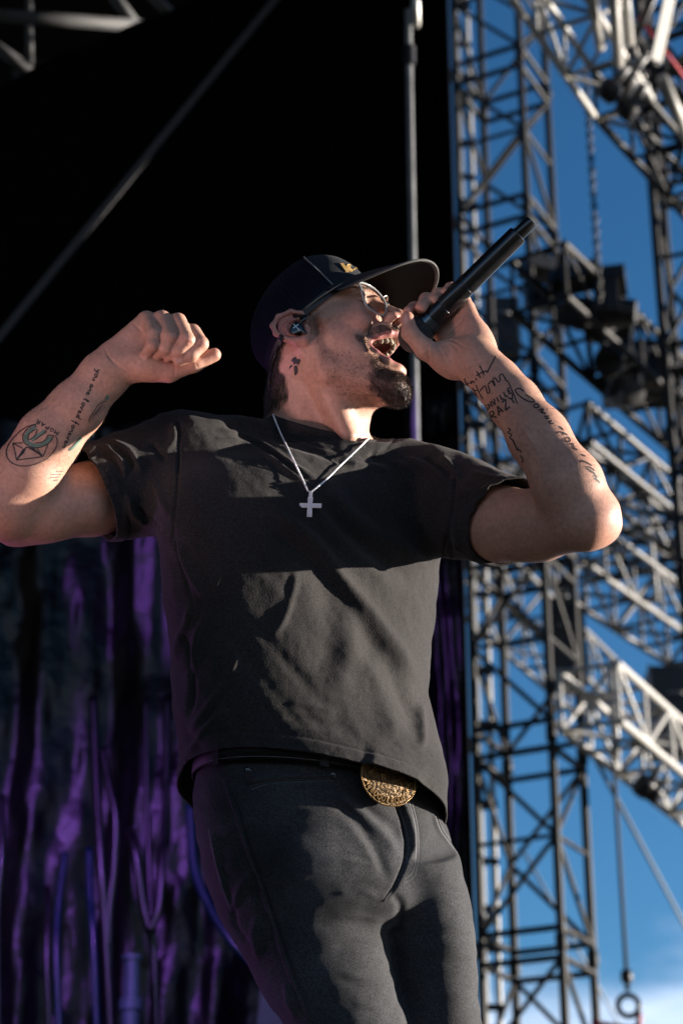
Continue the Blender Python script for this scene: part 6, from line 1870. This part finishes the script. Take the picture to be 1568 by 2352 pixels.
# --- stitching on the jeans, rivet, fly
M_THREAD = simple_mat('grey jean thread', (0.11, 0.11, 0.12), 0.8, 0, 0.2, 300)
bJ = make_bvh(JV, JQ, (440, 1690, 1110, 2352))
def stitch(line, gap=5.0, w=1.2):
    L = spline(line, 10); seg = np.linalg.norm(np.diff(L, axis=0), axis=1); cum = np.concatenate([[0], np.cumsum(seg)])
    s_ = stJ; n = int(cum[-1] / gap)
    for i in range(n):
        d0_, d1_ = i * gap, i * gap + gap * .62
        a = np.array([np.interp(d0_, cum, L[:, 0]), np.interp(d0_, cum, L[:, 1])]); b = np.array([np.interp(d1_, cum, L[:, 0]), np.interp(d1_, cum, L[:, 1])])
        ink_line(s_, bJ, [tuple(a), tuple(b)], w, off=.0007, smooth=False, step=3, taper=False)
for ln in (((1185, 440), (1212, 560), (1216, 690), (1200, 790), (1140, 835)), ((1172, 440), (1200, 560), (1203, 690), (1190, 775), (1140, 815)), ((410, 365), (520, 338), (690, 330), (810, 325)), ((420, 380), (520, 352), (690, 344), (815, 338)),
           ((1290, 480), (1318, 570), (1360, 632), (1405, 690)), ((1300, 478), (1330, 565), (1372, 625), (1412, 676)), ((215, 570), (240, 700), (282, 850), (330, 980)), ((1110, 425), (1150, 540), (1170, 640), (1160, 735))):
    stJ = Shape(); stitch(cj(*ln), 5.0, 1.7)
    if stJ.V: to_w(stJ).build('stitching', M_THREAD, jeans_o)
for ln in (((285, 330), (340, 490), (400, 680), (470, 870), (540, 1080), (610, 1280), (700, 1500)), ((1090, 410), (1138, 530), (1158, 630), (1148, 730), (1103, 840), (1050, 915))):
    P_ = [hit(bJ, *q, .0002) for q in spline(cj(*ln), 10)]
    P_ = [q for q in P_ if q is not None]
    if len(P_) > 4: to_w(Shape().tube(np.array(P_), .0016, 6)).build('seam', M_JEAN, jeans_o)
for q in ((402, 290), (808, 312)):
    c = hit(bJ, *cj(q)[0], .0)
    if c is not None: Shape().lathe(to_world(c), dir_world(np.array([0, 0, 1.0])), [(-.002, .0045), (.0012, .0045), (.0020, .003), (.0022, .0005)], 14).build('rivet', M_MICR, jeans_o)

# --- boots (below the frame)
boot = Field()
fwdW = nrm([0.45, -0.9, 0.0])
for ank in (ankR, ankL):
    w_ = to_world(ank)
    F_ = lambda v: to_cam(np.array(v))
    boot.rc(F_(w_ + [0, 0, -.01]), F_(w_ + [0, 0, -.09]), .052, .046, .02)
    boot.rc(F_(w_ + [0, 0, -.088]), F_(w_ + fwdW * .16 + [0, 0, -.092]), .042, .036, .02)
_lo = np.minimum(ankR, ankL) - .28; _hi = np.maximum(ankR, ankL) + .28
KV, KQ = polygonize(boot, _lo, _hi, 0.006, None, 0.02)
KW = to_world(KV); KW[:, 2] = np.maximum(KW[:, 2], STAGE_Z + .002)
mesh_obj('boots', KW, KQ, M_BELT, singer)
# ------------------------------------------------------------------ violet stage washes and an added pink face fill
M_LAMPB = simple_mat('black lamp housing', (0.012, 0.012, 0.013), 0.5)
def emit_mat(name, col, st):
    m, nt, b = new_mat(name)
    b.inputs['Base Color'].default_value = (0, 0, 0, 1)
    b.inputs['Emission Color'].default_value = (*col, 1); b.inputs['Emission Strength'].default_value = st
    return m
M_VIO = emit_mat('violet lamp face', (0.45, 0.12, 1.0), 12)
def wash(pos, aim, energy, col, size, label, blend=.5, rad_=.06):
    pos = np.array(pos, float); d = nrm(np.array(aim, float) - pos)
    e = empty('stage_lamp', tuple(pos)); tag(e, label, 'lamp', 'violet wash lamps standing on the stage')
    Shape().lathe(pos - d * .16, d, [(0, .05), (.01, .075), (.12, .085), (.20, .095), (.205, .085)], 24).build('housing', M_LAMPB, e, True, 35)
    Shape().lathe(pos + d * .030, d, [(0, .080), (.004, .078)], 24).build('lens', M_VIO, e, True, 35)
    s = nrm(np.cross(d, [0, 0, 1]))
    for k in (-1, 1): Shape().box(pos + s * .11 * k - np.array([0, 0, .10]), s * .005, d * .02, np.array([0, 0, .12])).build('yoke_arm', M_LAMPB, e, False)
    Shape().box(pos - np.array([0, 0, .225]), s * .13, d * .08, np.array([0, 0, .012])).build('base', M_LAMPB, e, False)
    L = bpy.data.lights.new('violet_beam', 'SPOT'); L.energy = energy; L.color = col; L.spot_size = size; L.spot_blend = blend; L.shadow_soft_size = rad_
    o = bpy.data.objects.new('violet_beam', L); o.location = pos + d * .06; o.rotation_euler = Vector(-d).to_track_quat('Z', 'Y').to_euler()
    link(o, e)
    return e
VC = (0.42, 0.14, 1.0)
def hang(e, pos):
    Shape().tube([np.array(pos) + [0, 0, .05], np.array([pos[0], pos[1], 11.55])], .02, 8).build('hanging_tube', M_LAMPB, e)
wash((-3.0, 4.2, STAGE_Z + .27), (0.0, 3.0, 3.0), 40, (0.72, 0.26, 1.0), rad(50), 'violet wash lamp on the deck behind his raised arm, aimed at his back')
for ps, am, en, lb in (((-2.1, 3.4, 5.3), (-1.5, 8.5, 3.3), 210, 'violet wash lamp hung over the stage, aimed at the vinyl curtain'), ((-0.5, 3.4, 5.6), (-0.9, 8.5, 3.2), 170, 'violet wash lamp hung above his head, aimed at the vinyl curtain')):
    hang(wash(ps, am, en, VC, rad(30), lb, .9), ps)
hang(wash((-1.6, 3.4, 7.3), (-0.95, 8.5, 5.0), 150, VC, rad(8), 'violet wash lamp hung highest, aimed at the top of the vinyl curtain', .8), (-1.6, 3.4, 7.3))
hang(wash((0.10, 3.1, 6.3), (0.40, 8.6, 4.6), 170, VC, rad(14), 'violet wash lamp hung behind his head, aimed at the narrow pleated curtain', .8), (0.10, 3.1, 6.3))
wash((-1.75, 1.45, STAGE_Z + .27), to_world(H(20, -30, 30)), 40, (1.0, 0.64, 0.68), rad(15), 'pink fill lamp added at the front edge of the deck, aimed up at his face', 1.0, .16)  # unseen fill lamp, added to brighten the shaded side of his face
